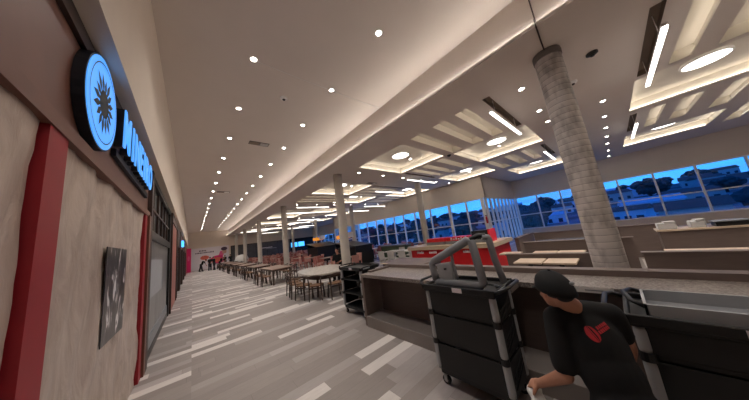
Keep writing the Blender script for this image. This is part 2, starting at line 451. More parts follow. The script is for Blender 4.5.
# detectors, vents on the corridor ceiling
def vent(x, y, z, lab):
    v = thing('ceiling_vent', lab, 'air vent', (x, y, z))
    MB().box(-.33, .33, -.13, .13, -.015, 0).build('frame', MT['vent'], v)
    MB().box(-.30, -.02, -.1, .1, -.02, -.015).build('grille', MT['darkslot'], v)
    for i in range(4): MB().box(.04, .3, -.09+.05*i, -.07+.05*i, -.022, -.015).build('slat', MT['white'], v)
vent(1.85, 8.1, H1, 'rectangular air vent on the corridor ceiling, the nearer one, between the downlight rows')
vent(1.45, 15.8, H1, 'rectangular air vent on the corridor ceiling, the farther one')
vent(8.0, 9.0, H2, 'rectangular air vent on the lower ceiling beyond the first coffers')
for x, y, z, lab in ((1.81, 5.1, H1, 'small round smoke detector on the corridor ceiling near the first downlights'), (6.95, .04, H2, 'small square ceiling box right of the wrapped column top'), (6.03, -.34, H2, 'small dark sensor on the lower ceiling right of the wrapped column'), (8.52, 4.25, H2, 'small black dome camera between two coffers')):
    s_ = thing('ceiling_sensor', lab, 'ceiling sensor', (x, y, z))
    MB().lathe([(.09, 0), (.09, -.03), (.05, -.055)], seg=16).build('base', MT['white'] if 'black' not in lab and 'dark' not in lab else MT['blackm'], s_)
    MB().lathe([(.04, -.055), (.03, -.075)], seg=12).build('lens', MT['blackm'], s_)
w = MB().tube([(.95, 4.21, H1-.012), (1.9, 4.2, H1-.03), (2.75, 4.2, H1-.012), (3.6, 4.17, H1-.03), (4.4, 4.14, H1-.015)], .005, 6).build('ceiling_cable', MT['white'])
tag(w, 'thin pale cable running across the corridor ceiling between two downlights', 'cable')

# ------------------------------------------------------------------ walls
struct('wall_left', MB().box(-1.2, -.74, YB, YE, 0, 3.66), MT['brownd'])
struct('wall_left_upper', MB().box(-1.2, -.5, YB, YE, 3.63, H1), MT['wall'])
struct('wall_back', MB().box(-1.2, XC+.2, YB-.2, YB, 0, H1), MT['wall'])
mb = MB(); mb.box(-1.2, 4.6, YE, YE+.2, 3.3, H1); mb.box(4.6, XA2+.2, YE, YE+.2, 3.1, H1); mb.box(-1.2, XA2+.2, YE+.02, YE+.2, 0, 3.4)
struct('wall_end', mb, MT['wall'])

def glazed(name, x_const, along, spans, z0, zt, z1, ww, depth, axis, n0, face, wide=()):
    """row of windows: frame mullions at `along` (list), transom zt, glass; axis 'y' (plane X) or 'x' (plane Y)"""
    global nwin
    for i in range(len(along)-1):
        a, b = along[i], along[i+1]
        wa = ww*2.2 if i in wide else ww; wb = ww*2.2 if i+1 in wide else ww
        f = MB(); f0, f1 = x_const-depth/2, x_const+depth/2
        def bx(u0, u1, q0, q1, m=f, d0=f0, d1=f1):
            if axis == 'y': m.box(d0, d1, u0, u1, q0, q1)
            else: m.box(u0, u1, d0, d1, q0, q1)
        bx(a-(wa/2 if i == 0 else 0), a+wa/2, z0, z1); bx(b-wb/2, b-.0005 if i < len(along)-2 else b+wb/2, z0, z1)
        bx(a+wa/2, b-wb/2, z1-.07, z1); bx(a+wa/2, b-wb/2, z0, z0+.07); bx(a+wa/2, b-wb/2, zt-.035, zt+.035)
        nwin += 1
        o = struct('window_%d' % nwin, f, MT['white'])
        g = MB(); bx(a+wa/2, b-wb/2, z0+.07, z1-.07, g, x_const-.006, x_const+.006)
        g.build('glass', MT['glass'], o)
nwin = 0
ZT = 3.3
struct('wall_right_upper', MB().box(XA, XA+.2, YBW, YA2, ZT, H2+.02), MT['wall'])
glazed('A', XA+.08, [5.8, 6.95, 8.3, 10.05, 11.7, 13.05, 14.3, 15.65, 17.0, 18.6, 20.2, 21.7, 23.2, 24.6, 25.9], None, .35, 1.65, ZT, .09, .14, 'y', 0, 1, wide=(0, 2, 7))
struct('wall_right_sill', MB().box(XA, XA+.2, YBW, YA2, 0, .35), MT['wall'])
struct('wall_step', MB().box(XA+.001, XC, YBW, YBW+.2, ZT, H2+.02), MT['wall'])
glazed('B', YBW+.08, [15.15+.78*i for i in range(9)], None, .03, 1.62, ZT, .17, .12, 'x', 0, 1)
struct('wall_far_upper', MB().box(XC, XC+.2, YB, YBW+.2, ZT, H2+.02), MT['wall'])
glazed('C', XC+.08, [5.5-1.48*i for i in range(11)][::-1], None, .55, 1.75, ZT, .08, .14, 'y', 0, 1)
struct('wall_far_sill', MB().box(XC, XC+.2, YB, YBW+.2, 0, .55), MT['wall'])
# far alcove beyond the window wall
struct('wall_alcove_side', MB().box(XA, XA2, YA2-.2, YA2, 3.0, H2+.02).box(XA, XA+.3, YA2-.2, YA2, 0, 3.0), MT['wall'])
glazed('D', YA2-.1, [15.4, 16.6, 17.8, 19.0], None, .3, 1.65, 3.0, .09, .14, 'x', 0, 1)
struct('wall_alcove_upper', MB().box(XA2, XA2+.2, YA2-.2, YE, 3.0, H2+.02), MT['wall'])
glazed('E', XA2+.08, [26.2+1.55*i for i in range(11)], None, .3, 1.65, 3.0, .09, .14, 'y', 0, 1)
struct('wall_alcove_sill', MB().box(XA2, XA2+.2, YA2-.2, YE, 0, .3), MT['wall'])
struct('baseboard_far', MB().box(4.6, XA2, YE-.02, YE+.02, 0, .12), MT['brownd'])

# ------------------------------------------------------------------ columns
def column(x, y, lab, m=None, r=.2):
    c = thing('column', lab, 'column', (x, y, 0))
    n = 64
    MB().lathe([(r, H2*i/24) for i in range(25)], seg=32).build('shaft', m or MT['column'], c, smooth=True)
    if m:
        MB().lathe([(r+.012, H2-.13), (r+.016, H2-.05), (r+.01, H2-.004)], seg=32).build('collar', MT['vent'], c, smooth=True)
    return c
CX = 5.17
column(CX, .25, 'large near column wrapped in bands of grey film, right of the centre', MT['wrap'], .205)
ordn = ['the first beyond the carts, behind the rounded stone table', 'second beyond the carts', 'third beyond the carts', 'fourth beyond the carts', 'the farthest, by the end wall']
for i, y in enumerate((8.2, 16.2, 24.2, 32.2, 39.4)):
    column(CX, y, 'plain round beige column of the corridor-side row, '+ordn[i])
for i, (x, y) in enumerate(((11.4, 8.3), (11.6, 16.6), (12.5, 26.5), (12.2, 34.5))):
    column(x, y, 'plain round beige column of the inner row nearer the windows, '+['first one, in front of the blue windows', 'second one, seen beside the black kiosks', 'third one, deep in the hall', 'last one, near the end wall'][i])
column(17.2, .65, 'beige column just behind the large wrapped column', None, .24)
w = MB().tube([(4.99, .25, 4.74), (4.95, .245, 4.785), (4.6, .235, 4.785), (4.215, .22, 4.785), (4.215, .22, 4.92), (4.40, .22, 4.94), (4.43, .22, 5.0), (4.43, .22, 5.68)], .011, 6).build('hanging_cable', MT['brownd'])
tag(w, 'thin dark cable from the wrapped column top across the cove to the corridor ceiling', 'cable')

# ------------------------------------------------------------------ left shopfronts
FX = -.72
def shop_sheet(y0, y1, z1, lab):
    m = MB(); n, k = 36, 30; vs = []; fs = []
    rnd = random.Random(3+int(y0*10))
    for j in range(k+1):
        for i in range(n+1):
            u, v = i/n, j/k
            y = y0+(y1-y0)*u; z = .02+(z1-.02)*v
            x = .012*math.sin(23*u+7*v+3*math.sin(4*v))+.010*math.sin(41*u-13*v)+.008*rnd.random()
            vs.append((x, y, z))
    for j in range(k):
        for i in range(n):
            a = j*(n+1)+i; fs.append((a, a+1, a+n+2, a+n+1))
    m.add(vs, fs)
    o = m.build('plastic_sheet', MT['sheet'], None, smooth=True, loc=(FX+.05, 0, 0))
    return tag(o, lab, 'plastic sheet')
shop_sheet(2.28, 5.36, 2.68, 'creased beige plastic sheet hung over the shop opening under the blue letters')
shop_sheet(-2.5, 2.0, 2.68, 'creased beige plastic sheet over the nearest shop opening at the left edge')
p = thing('window_poster', 'flat panel coloured as a dark opening with white reflections in the plastic sheet', 'poster', (FX+.079, 3.32, 1.10))
MB().box(0, .006, 0, .82, 0, .93).build('print', MT['poster'], p)  # flat panel standing in for a cut opening, its reflections painted
sf = thing('shopfront', 'brown shop front with dark fascia and red posts below the blue lit letters', 'shop front', (FX, 0, 0))
MB().box(0, .06, -3, 5.98, 2.76, 3.63).build('fascia', MT['brown'], sf)
MB().box(0, .10, -3, 5.98, 2.68, 2.78).build('fascia_rail', MT['brown'], sf)
MB().box(0, .09, -3, 5.98, 3.5, 3.63).build('cornice', MT['brownd'], sf)
MB().box(.0, .09, 5.37, 5.58, 0, 2.7).build('post', MT['red'], sf)
MB().box(.0, .09, 2.02, 2.26, 0, 2.7).build('post', MT['red'], sf)
MB().box(.0, .12, 5.60, 5.78, 0, 2.7).build('door_jamb', MT['brown'], sf)
MB().box(.0, .12, 5.80, 5.98, 0, 3.63).build('door_jamb', MT['brownd'], sf)
# blue sign
sg = thing('shop_sign', 'blue lit sign reading MINEIRO beside a round emblem on the brown fascia', 'sign', (FX, 0, 0))
rotw = (PI/2, 0, PI/2)
LZ = 3.06
xs_ = 3.16
def text_mesh(name, body, size, m, parent, loc, rot, extrude, offset, sx):
    cu = bpy.data.curves.new(name, 'FONT'); cu.body = body; cu.size = size; cu.extrude = extrude; cu.offset = offset
    t_ = bpy.data.objects.new('tmp', cu); C.objects.link(t_)
    dg = bpy.context.evaluated_depsgraph_get(); me = bpy.data.meshes.new_from_object(t_.evaluated_get(dg))
    bpy.data.objects.remove(t_); me.materials.clear(); me.materials.append(m)
    o = bpy.data.objects.new(name, me); C.objects.link(o); o.location = loc; o.rotation_euler = rot; o.scale = (sx, 1, 1); o.parent = parent
    return o
gaps = {'M': .56, 'I': .22, 'N': .47, 'E': .38, 'R': .41, 'O': .45}
for ch in 'MINEIRO':
    lt = text_mesh('letter', ch, .58, MT['signblue'], sg, (.165, xs_, LZ), rotw, .006, .012, .74)
    text_mesh('letter_return', ch, .58, MT['signdark'], lt, (0, 0, -.035), (0, 0, 0), .028, .014, 1)
    xs_ += gaps[ch]*.74
MB().box(.062, .10, 3.3, 5.4, LZ-.08, LZ-.0).build('mounting_rail', MT['signdark'], sg)
EY, EZ, ER = 2.68, 3.215, .405
em = MB().lathe([(ER, .0), (ER, .06)], seg=48).build('emblem_case', MT['signdark'], sg)
em.rotation_euler = (0, PI/2, 0); em.location = (.062, EY, EZ)
e2 = MB().lathe([(ER-.015, .06), (ER-.015, .066)], seg=48).build('emblem_face', MT['signblue'], sg)
e2.rotation_euler = (0, PI/2, 0); e2.location = (.062, EY, EZ)
fl = MB(); ex = .1315
rndk = random.Random(9)
for k_ in range(16):                                    # dark sprig-like strokes on the emblem
    a = 2*PI*k_/16; r0, r1 = .08, .21+.06*rndk.random()
    c0 = Vector((ex, EY, EZ)); d = Vector((0, math.cos(a), math.sin(a))); n_ = Vector((0, -math.sin(a), math.cos(a)))
    fl.add([c0+d*r0, c0+d*(r0+r1)*.55+n_*.03, c0+d*r1*1.1, c0+d*(r0+r1)*.55-n_*.03], [(0, 1, 2, 3)])
fl.add([(ex, EY+.12*math.cos(2*PI*i/20), EZ+.12*math.sin(2*PI*i/20)) for i in range(20)], [tuple(range(20))])
fl.ring_sweep([[(ex, EY+r*math.cos(2*PI*i/40), EZ+r*math.sin(2*PI*i/40)) for i in range(40)] for r in (.335, .345)], False)
fl.build('emblem_figure', MT['signdark'], sg)

# second unit: dark metal shop front with grille transom
s2 = thing('shopfront', 'dark metal shop front with barred transom and grey shuttered glass past the red post', 'shop front', (FX, 0, 0))
MB().box(0, .10, 6.0, 6.2, 0, 3.63).box(0, .10, 10.6, 10.95, 0, 3.63).box(0, .10, 6.2, 10.6, 2.3, 2.48).box(0, .1, 6.2, 10.6, 3.5, 3.63).build('frame', MT['blackm'], s2)
MB().box(0.005, .05, 6.2, 10.6, .38, 2.3).build('glazing', MT['curtain'], s2)
MB().box(0, .08, 6.2, 10.6, 0.0, .14).build('kick_plate', MT['blackm'], s2)
MB().box(0, .07, 6.2, 10.6, .14, .38).build('lower_panel', MT['greyp'], s2)
MB().box(.005, .03, 6.2, 10.6, 2.48, 3.5).build('transom_panel', MT['black'], s2)
for i in range(5):
    MB().box(.03, .07, 6.6+.85*i, 6.66+.85*i, 2.48, 3.5).build('transom_bar', MT['brownd'], s2)
MB().box(.03, .07, 6.2, 10.6, 2.95, 3.0).build('transom_bar', MT['brownd'], s2)
MB().box(.04, .055, 6.6, 8.9, 1.1, 1.9).build('notice', MT['greyl'], s2)
s3 = thing('shop_hoarding', 'rosy wooden panel closing the shop after the dark barred front', 'hoarding', (FX, 0, 0))
MB().box(0, .12, 11.05, 14.2, 0, 3.3).build('board', MT['redpanel'], s3)
MB().box(0, .15, 10.97, 11.07, 0, 3.63).box(0, .15, 14.2, 14.3, 0, 3.63).box(0, .15, 11.07, 14.2, 3.3, 3.63).build('frame', MT['brownd'], s3)
for i, (y0, y1, m_) in enumerate(((15.2, 18.2, 'brownd'), (19.2, 22.5, 'brown'), (23.5, 27.5, 'brownd'), (28.5, 33, 'brown'))):
    f = thing('shopfront', ['dark brown shop front with posts just past the rosy panel', 'brown shop front with a small blue sign, beyond the dark brown one', 'dark shop front second from the far end of the left wall', 'brown shop front at the far end of the left wall'][i], 'shop front', (FX, 0, 0))
    MB().box(0.004, .14, y0-.3, y0, 0, 3.62).build('post', MT['brownd'], f)
    MB().box(0.004, .14, y1, y1+.3, 0, 3.62).build('post', MT['brownd'], f)
    MB().box(0.004, .12, y0, y1, 2.6, 3.62).build('fascia', MT[m_], f)
    MB().box(0, .04, y0, y1, 0, 2.6).build('glazing', MT['greyglass'], f)
    if i == 1:
        MB().box(.12, .24, 20.0, 21.2, 2.75, 3.15).build('sign_box', MT['blue'], f)
rp = thing('crimson_hoarding', 'crimson hoarding with a pale round mark at the far end of the left shops', 'hoarding', (-.71, 40.2, 0))
MB().box(0, .55, 0, .1, 0, 3.3).build('board', MT['pink'], rp)
MB().box(0, .1, -4.5, 0, 0, 3.3).build('board', MT['red'], rp)
b_ = MB().ell((.3, -.02, 1.9), (.12, .01, .35)).build('mark', MT['rose'], rp)

# ------------------------------------------------------------------ end wall billboard and shops
bb = thing('billboard', 'wide white billboard with pink art and oval food pictures on the end wall', 'billboard', (-.15, YE-.06, 0))
MB().box(0, 4.6, 0, .04, .05, 3.25).build('board', MT['whiteb'], bb)
def disc(cx, cz, rx, rz, m, dy=-.006, name='print', n=28):
    p_ = [(cx+rx*math.cos(2*PI*i/n), dy, cz+rz*math.sin(2*PI*i/n)) for i in range(n)]
    return MB().add(p_, [tuple(range(n))]).build(name, m, bb)
disc(3.2, 1.25, 1.0, .62, MT['pink'], -.004); disc(1.55, 1.75, .52, .32, MT['food'], name='dish_picture')
disc(3.1, 1.2, .6, .36, MT['food'], -.012, 'dish_picture')
MB().add([(3.1,-.003,1.5),(3.5,-.003,2.5),(4.1,-.003,2.4),(4.0,-.003,1.2)], [(0,1,2,3)]).build('print', MT['rose'], bb)
disc(4.0, 2.35, .3, .42, MT['face'], -.008, 'portrait'); disc(3.98, 2.78, .42, .28, MT['inkd'], -.012, 'portrait_hair')
disc(4.15, 1.5, .35, .55, MT['whiteb'], -.014, 'portrait_shirt')
m = MB(); rnd = random.Random(2)
for row, (z, x0, x1) in enumerate(((2.72, .9, 1.7), (2.42, .45, 2.7))):      # lettering too small to read
    x = x0
    while x < x1:
        w_ = rnd.uniform(.06, .16); m.add([(x,-.004,z),(x+w_,-.004,z),(x+w_,-.004,z+rnd.uniform(.14,.22)),(x,-.004,z+.16)], [(0,1,2,3)]); x += w_+.05
m.build('lettering', MT['inkd'], bb)
eg = thing('shopfront', 'long dark grey shop front on the end wall right of the billboard', 'shop front', (4.7, YE-.1, 0))
MB().box(0, 9.4, 0, .06, .1, 2.95).build('glazing', MT['greyglass'], eg)
MB().box(0, 9.4, -.03, .06, 2.95, 3.1).build('fascia', MT['brownd'], eg)
for i in range(6): MB().box(1.8*i, 1.8*i+.1, -.04, 0, .1, 2.95).build('mullion', MT['blackm'], eg)
MB().box(4.6, 6.3, -.05, -.02, 2.0, 2.12).build('sign_strip', MT['whiteb'], eg)
MB().box(5.2, 7.0, -.05, -.02, 1.82, 1.9).build('sign_strip', MT['greyl'], eg)
ek = thing('shopfront', 'black shop front at the right end of the end wall under the blue lit panels', 'shop front', (14.15, YE-.1, 0))
MB().box(0, 4.8, 0, .06, 0, 3.1).build('board', MT['black'], ek)
MB().box(.1, 4.7, -.35, 0, 0, 1.05).build('counter', MT['blackm'], ek)
for i, (x0, lab) in enumerate(((14.3, 'left of the two blue lit panels high on the far black shop front'), (15.7, 'right of the two blue lit panels high on the far black shop front'))):
    s_ = thing('wall_panel', lab, 'lit_panel', (x0, YE-.18, 1.45))
    MB().box(0, 1.3, 0, .06, 0, .95).build('casing', MT['blackm'], s_)
    MB().box(.04, 1.26, -.006, 0, .04, .91).build('display', MT['blue'], s_)  # plain panel face with blue emission

# ------------------------------------------------------------------ bar counter
bc = thing('bar_counter', 'long taupe bar counter with speckled granite top beside the carts', 'counter', (0, 0, 0))
MB().box(2.68, 3.5, -6, 3.72, 0, .2).build('plinth', MT['plinth'], bc, bevel=.004)
MB().box(3.12, 3.18, -6, 3.68, .2, .95).build('back_panel', MT['bard'], bc)
MB().box(2.70, 3.6, 3.72, 3.79, 0, .95).build('end_panel', MT['bar'], bc)
for y in (1.6, -.6, -2.8): MB().box(3.0, 3.12, y-.03, y+.03, .2, .95).build('divider', MT['bard'], bc)
MB().box(2.70, 3.5, .95, 3.79, .95, 1.01).box(2.98, 3.5, -6, .95, .95, 1.01).build('worktop', MT['granite'], bc, bevel=.004)
MB().box(3.46, 3.60, -6, 3.79, 1.01, 1.075).box(2.9, 3.46, 3.68, 3.79, 1.01, 1.045).build('upstand', MT['bar'], bc)
rs = thing('back_worktop', 'pale wood worktop running behind the bar counter', 'worktop', (0, 0, 0))
MB().box(3.66, 4.35, -6, 2.2, .86, .90).build('top', MT['pale'], rs)
MB().box(3.72, 4.3, -6, 2.15, 0, .86).build('cabinet', MT['bard'], rs)
for i, y in enumerate((1.05, .55, -.9)):
    b_ = thing('socket_box', ['small black socket box on the pale worktop, left of the cap', 'small black socket box on the pale worktop, above the cap', 'small black socket box on the pale worktop, right of the wrapped column'][i], 'socket box', (4.22, y, .90))
    MB().box(-.03, .03, -.035, .035, 0, .045).build('case', MT['blackm'], b_); MB().box(-.035, -.03, -.02, .02, .01, .035).build('socket_face', MT['greyp'], b_)
ic = thing('island_counter', 'taupe box-like island counter with pale top edge beyond the bar', 'counter', (0, 0, 0))
MB().box(4.45, 5.3, 3.5, 5.0, 0, .88).build('cabinet', MT['bar'], ic)
MB().box(4.40, 5.36, 3.44, 5.06, .88, .905).build('worktop', MT['bar'], ic); MB().box(4.39, 4.40, 3.44, 5.06, .88, .905).build('edge_strip', MT['pale'], ic)
o = thing('label_strip', 'white paper strip stuck along the bar counter edge right of the cap', 'paper strip', (2.975, .17, .955))
MB().box(-.001, .003, 0, .30, 0, .05).build('paper', MT['whitec'], o); MB().box(-.002, -.001, .03, .2, .018, .03).build('print', MT['greyp'], o)
# booth partitions and tables
def partition(x0, x1, y0, y1, z, lab, ret=None):
    p_ = thing('partition', lab, 'partition', (0, 0, 0))
    MB().box(x0, x1, y0, y1, 0, z-.03).build('panel', MT['bar'], p_)
    MB().box(x0-.02, x1+.02, y0-.02, y1+.02, z-.03, z).build('cap_rail', MT['bar'], p_)
    if ret: 
        MB().box(*ret, 0, z-.03).build('return_panel', MT['bar'], p_)
partition(6.2, 6.32, .45, 2.1, .84, 'low taupe partition behind the nearer pair of pale booth tables')
partition(7.5, 7.62, -.1, 2.0, .98, 'low taupe partition behind the farther pair of pale booth tables')
partition(6.2, 6.32, -4, -.15, .84, 'low taupe partition right of the wrapped column')
partition(10.6, 10.75, -1, 2.4, 1.0, 'taupe partition in front of the far windows behind the dark table')
partition(8.9, 11.0, 2.5, 2.62, 1.0, 'short taupe partition below the folding glass doors')
def booth_table(x, y, lx, ly, lab, m=None, group=None):
    t_ = thing('booth_table', lab, 'table', (x, y, 0))
    MB().box(-lx/2, lx/2, -ly/2, ly/2, .715, .75).build('tabletop', m or MT['pale'], t_, bevel=.004)
    MB().box(-.04, .04, -.04, .04, .03, .715).build('pedestal', MT['blackm'], t_)
    MB().box(-.22, .22, -.22, .22, 0, .03).build('base', MT['blackm'], t_)
booth_table(5.85, 1.52, .55, .52, 'pale booth table behind the bar, left one of the nearer pair')
booth_table(5.85, .97, .55, .52, 'pale booth table behind the bar, right one of the nearer pair')
booth_table(7.05, 1.46, .5, .5, 'pale booth table, left one of the farther pair')
booth_table(7.05, .93, .5, .5, 'pale booth table, right one of the farther pair')
booth_table(7.05, 2.25, .4, .5, 'pale booth table left of the two pairs, by the folding glass doors')
booth_table(6.9, -1.0, .5, 1.1, 'pale booth table right of the wrapped column')
dt = thing('dining_table', 'dark long table with bluish shine in front of the far windows', 'table', (9.7, 1.45, 0))
MB().box(-.35, .35, -.72, .72, .73, .77).build('tabletop', mat('painted_blue_shine', S(120, 130, 150), .12), dt)  # blue reflection put into the base colour of a dark top
for sx in (-.3, .3):
    for sy in (-.66, .66): MB().box(sx-.025, sx+.025, sy-.025, sy+.025, 0, .73).build('leg', MT['brownd'], dt)
bt = thing('serving_ledge', 'taupe ledge with white packages at the right below the far windows', 'ledge', (9.4, -1.5, 0))
MB().box(-.3, .3, -1.6, .9, 0, .9).build('cabinet', MT['bar'], bt); MB().box(-.34, .34, -1.64, .94, .9, .94).build('top', MT['pale'], bt)
for i, (y, s_, lab) in enumerate(((-.75, .3, 'crumpled white package on the taupe ledge, left one'), (-1.2, .22, 'white carton on the taupe ledge beside the crumpled package'), (-2.1, .25, 'white carton at the far right of the taupe ledge'))):
    o = thing('carton', lab, 'carton', (9.35, y, .94))
    MB().box(-.18, .18, -s_/2, s_/2, 0, .16).build('body', MT['carton'], o, bevel=.02); MB().box(-.19, .19, -s_/2, s_/2*.2, .16, .19).build('flap', MT['whitec'], o)
o = thing('black_tray', 'black tray box between the white cartons on the taupe ledge', 'tray', (9.35, -1.62, .94))
MB().box(-.2, .2, -.2, .2, 0, .1).build('body', MT['blackm'], o); MB().box(-.22, .22, -.22, .22, .1, .12).build('rim', MT['greyp'], o)
o = thing('fire_extinguisher', 'small red fire extinguisher on the white corner post by the folding glass doors', 'fire extinguisher', (XA-.02, 5.72, 1.55))
MB().lathe([(.055, 0), (.06, .03), (.06, .38), (.03, .45), (.025, .5)], seg=14).build('cylinder', MT['redk'], o, smooth=True); MB().box(-.03, .03, -.05, .05, .5, .54).build('valve', MT['blackm'], o)
MB().box(.0, .045, -.03, .03, .1, .3).build('bracket', MT['blackm'], o)

# ------------------------------------------------------------------ red kiosk
rk = thing('red_kiosk', 'bright red serving kiosk with beige top beyond the grey cart frame', 'kiosk', (0, 0, 0))
MB().box(7.05, 8.7, 2.75, 6.0, 0, .93).build('counter_body', MT['redk'], rk)
MB().box(6.95, 8.8, 2.65, 6.1, .93, 1.06).build('counter_top', MT['beigek'], rk)
m = MB(); rnd = random.Random(5)
for c0 in (5.7, 5.1, 4.45, 3.7):                              # small white words too small to read
    y = c0
    for q in range(5): m.box(7.04, 7.05, y-.055, y, .78, .78+rnd.choice((.07, .09))); y -= .07
m.build('lettering', MT['whiteb'], rk)
for i, (x, y, ly, m_, lab) in enumerate(((7.7, 5.0, .85, 'redbright', 'red display case on the kiosk top, left one'), (7.7, 4.05, .9, 'redbright', 'red display case on the kiosk top, middle one with pale script'), (7.7, 3.2, .6, 'black', 'dark machine with red side on the kiosk top, right one'))):
    d = thing('display_case', lab, 'display case', (x, y, 1.06))
    MB().box(-.3, .3, -ly/2, ly/2, 0, .11).build('base', MT['greyp'], d)
    MB().box(-.26, .26, -ly/2+.02, ly/2-.02, .11, .25 if i < 2 else .40).build('case', MT[m_], d)
    if i == 1:
        m = MB()
        for q in range(6): m.box(-.268, -.26, -.3+.1*q, -.24+.1*q, .14, .20+.03*(q % 2))
        m.build('lettering', MT['whiteb'], d)
    if i == 2: MB().box(-.27, .27, -ly/2-.03, -ly/2+.02, 0, .42).build('side_panel', MT['redbright'], d)

# ------------------------------------------------------------------ black kiosks deep in the hall
def black_kiosk(x, y, lx, ly, h, lab):
    k_ = thing('black_kiosk', lab, 'kiosk', (x, y, 0))
    MB().box(-lx/2, lx/2, -ly/2, ly/2, 0, h*.75).build('counter_body', MT['black'], k_)
    a, b = h, h*.78
    MB().add([(-lx/2-.1,-ly/2-.1,b-.05),(lx/2+.1,-ly/2-.1,b-.05),(lx/2+.1,ly/2+.1,a-.05),(-lx/2-.1,ly/2+.1,a-.05),(-lx/2-.1,-ly/2-.1,b),(lx/2+.1,-ly/2-.1,b),(lx/2+.1,ly/2+.1,a),(-lx/2-.1,ly/2+.1,a)],
             [(0,3,2,1),(4,5,6,7),(0,1,5,4),(1,2,6,5),(2,3,7,6),(3,0,4,7)]).build('canopy', MT['blackm'], k_)
    MB().box(-lx/2, lx/2, ly/2-.1, ly/2, h*.75, h-.08).build('back_panel', MT['black'], k_)
    MB().box(-.06, .06, ly/2-.2, ly/2-.08, h-.08, h+.55).build('post', MT['blackm'], k_)
    s_ = MB().box(-.35, .35, ly/2-.6, ly/2+.25, h+.22, h+.5).build('sign_box', MT['orange'], k_)
    MB().box(-.1, .36, ly/2-1.0, ly/2-.62, h+.25, h+.62).build('side_sign', MT['whiteb'], k_)
black_kiosk(8.6, 12.6, 1.4, 2.6, 1.58, 'nearer black kiosk with sloped top and small orange sign')
black_kiosk(9.6, 19.2, 2.2, 2.2, 1.75, 'farther black kiosk with orange sign, behind the reddish chairs')

# ------------------------------------------------------------------ chairs and tables
def make_chair(name, label, wood, seatm, backm=None):
    t_ = thing(name, label, 'chair')
    MB().prism([(-.20,-.20),(.20,-.20),(.215,.12),(.16,.21),(-.16,.21),(-.215,.12)], .43, .46).build('seat', seatm, t_, bevel=.008)
    for sx in (-1, 1):
        MB().tube([(sx*.175,.17,.43),(sx*.2,.2,0)], [.023,.018], 8).build('leg', wood, t_, smooth=True)
        MB().tube([(sx*.2,-.22,0),(sx*.185,-.19,.44),(sx*.2,-.22,.70)], [.018,.023,.019], 8).build('leg', wood, t_, smooth=True)
    pts = [(-.235,-.02,.665),(-.235,-.13,.70),(-.19,-.215,.735),(-.1,-.255,.755),(0,-.265,.76),(.1,-.255,.755),(.19,-.215,.735),(.235,-.13,.70),(.235,-.02,.665)]
    MB().tube(pts, [.018,.024,.034,.048,.054,.048,.034,.024,.018], 8, flat=.45).build('backrest', backm or wood, t_, smooth=True)
    MB().box(-.18,.18,-.2,-.18,.36,.40).box(-.17,.17,.16,.18,.36,.40).build('apron', wood, t_)
    return t_
def make_simple_chair(name, label, m, seatm):
    t_ = thing(name, label, 'chair')
    MB().prism([(-.21,-.2),(.21,-.2),(.21,.21),(-.21,.21)], .42, .46).build('seat', seatm, t_)
    for sx in (-1, 1):
        for sy in (-.2, .19): MB().box(sx*.19-.018, sx*.19+.018, sy-.018, sy+.018, 0, .42).build('leg', m, t_)
    MB().add([(-.22,-.2,.46),(.22,-.2,.46),(.23,-.26,.86),(-.23,-.26,.86),(-.22,-.17,.46),(.22,-.17,.46),(.23,-.235,.86),(-.23,-.235,.86)],
             [(0,1,2,3),(4,7,6,5),(0,4,5,1),(3,2,6,7),(0,3,7,4),(1,5,6,2)]).build('backrest', m, t_)
    return t_
chair = make_chair('dining_chair', 'dark wooden chair', MT['walnut'], MT['tan'])
red_chair = make_simple_chair('dining_chair', 'reddish wooden chair', MT['redwood'], MT['redwood2'])
rose_chair = make_simple_chair('dining_chair', 'rosy wooden chair', MT['redwood2'], MT['redwood'])
white_chair = make_simple_chair('dining_chair', 'white chair', MT['whitec'], MT['whitec'])

def stadium(hx, hy, n=40, e=2.8):
    return [(hx*math.copysign(abs(math.cos(t))**(2/e), math.cos(t)), hy*math.copysign(abs(math.sin(t))**(2/e), math.sin(t))) for t in [2*PI*i/n for i in range(n)]]
# rounded stone table
tx, ty = 3.82, 7.78
t1 = thing('dining_table', 'large rounded stone-topped table nearest the carts', 'table', (tx, ty, 0), -.12)
MB().prism(stadium(.86, 1.28), .70, .755).build('tabletop', MT['stone'], t1, bevel=.008)
MB().prism(stadium(.72, 1.12), .56, .70).build('apron', MT['walnut'], t1)
for sx in (-.5, .5):
    for sy in (-.8, .8): MB().tube([(sx, sy, .63), (sx*1.1, sy*1.05, 0)], [.045, .03], 10).build('leg', MT['walnut'], t1, smooth=True)
for i, (a, rr) in enumerate(((172, 1.02), (204, 1.05), (232, 1.25), (257, 1.45), (284, 1.45), (140, 1.15), (112, 1.42), (345, 1.0))):
    ar = math.radians(a)
    x, y = tx+rr*math.cos(ar), ty+rr*math.sin(ar)
    if i == 6: y += .0; 
    if math.hypot(x-CX, y-8.2) < .55: continue
    place(chair, USED, (x, y, 0), math.atan2(ty-y, tx-x)-PI/2, 'dark wooden chair with tan seat pulled up to the rounded stone table', 'chairs at the rounded stone table')
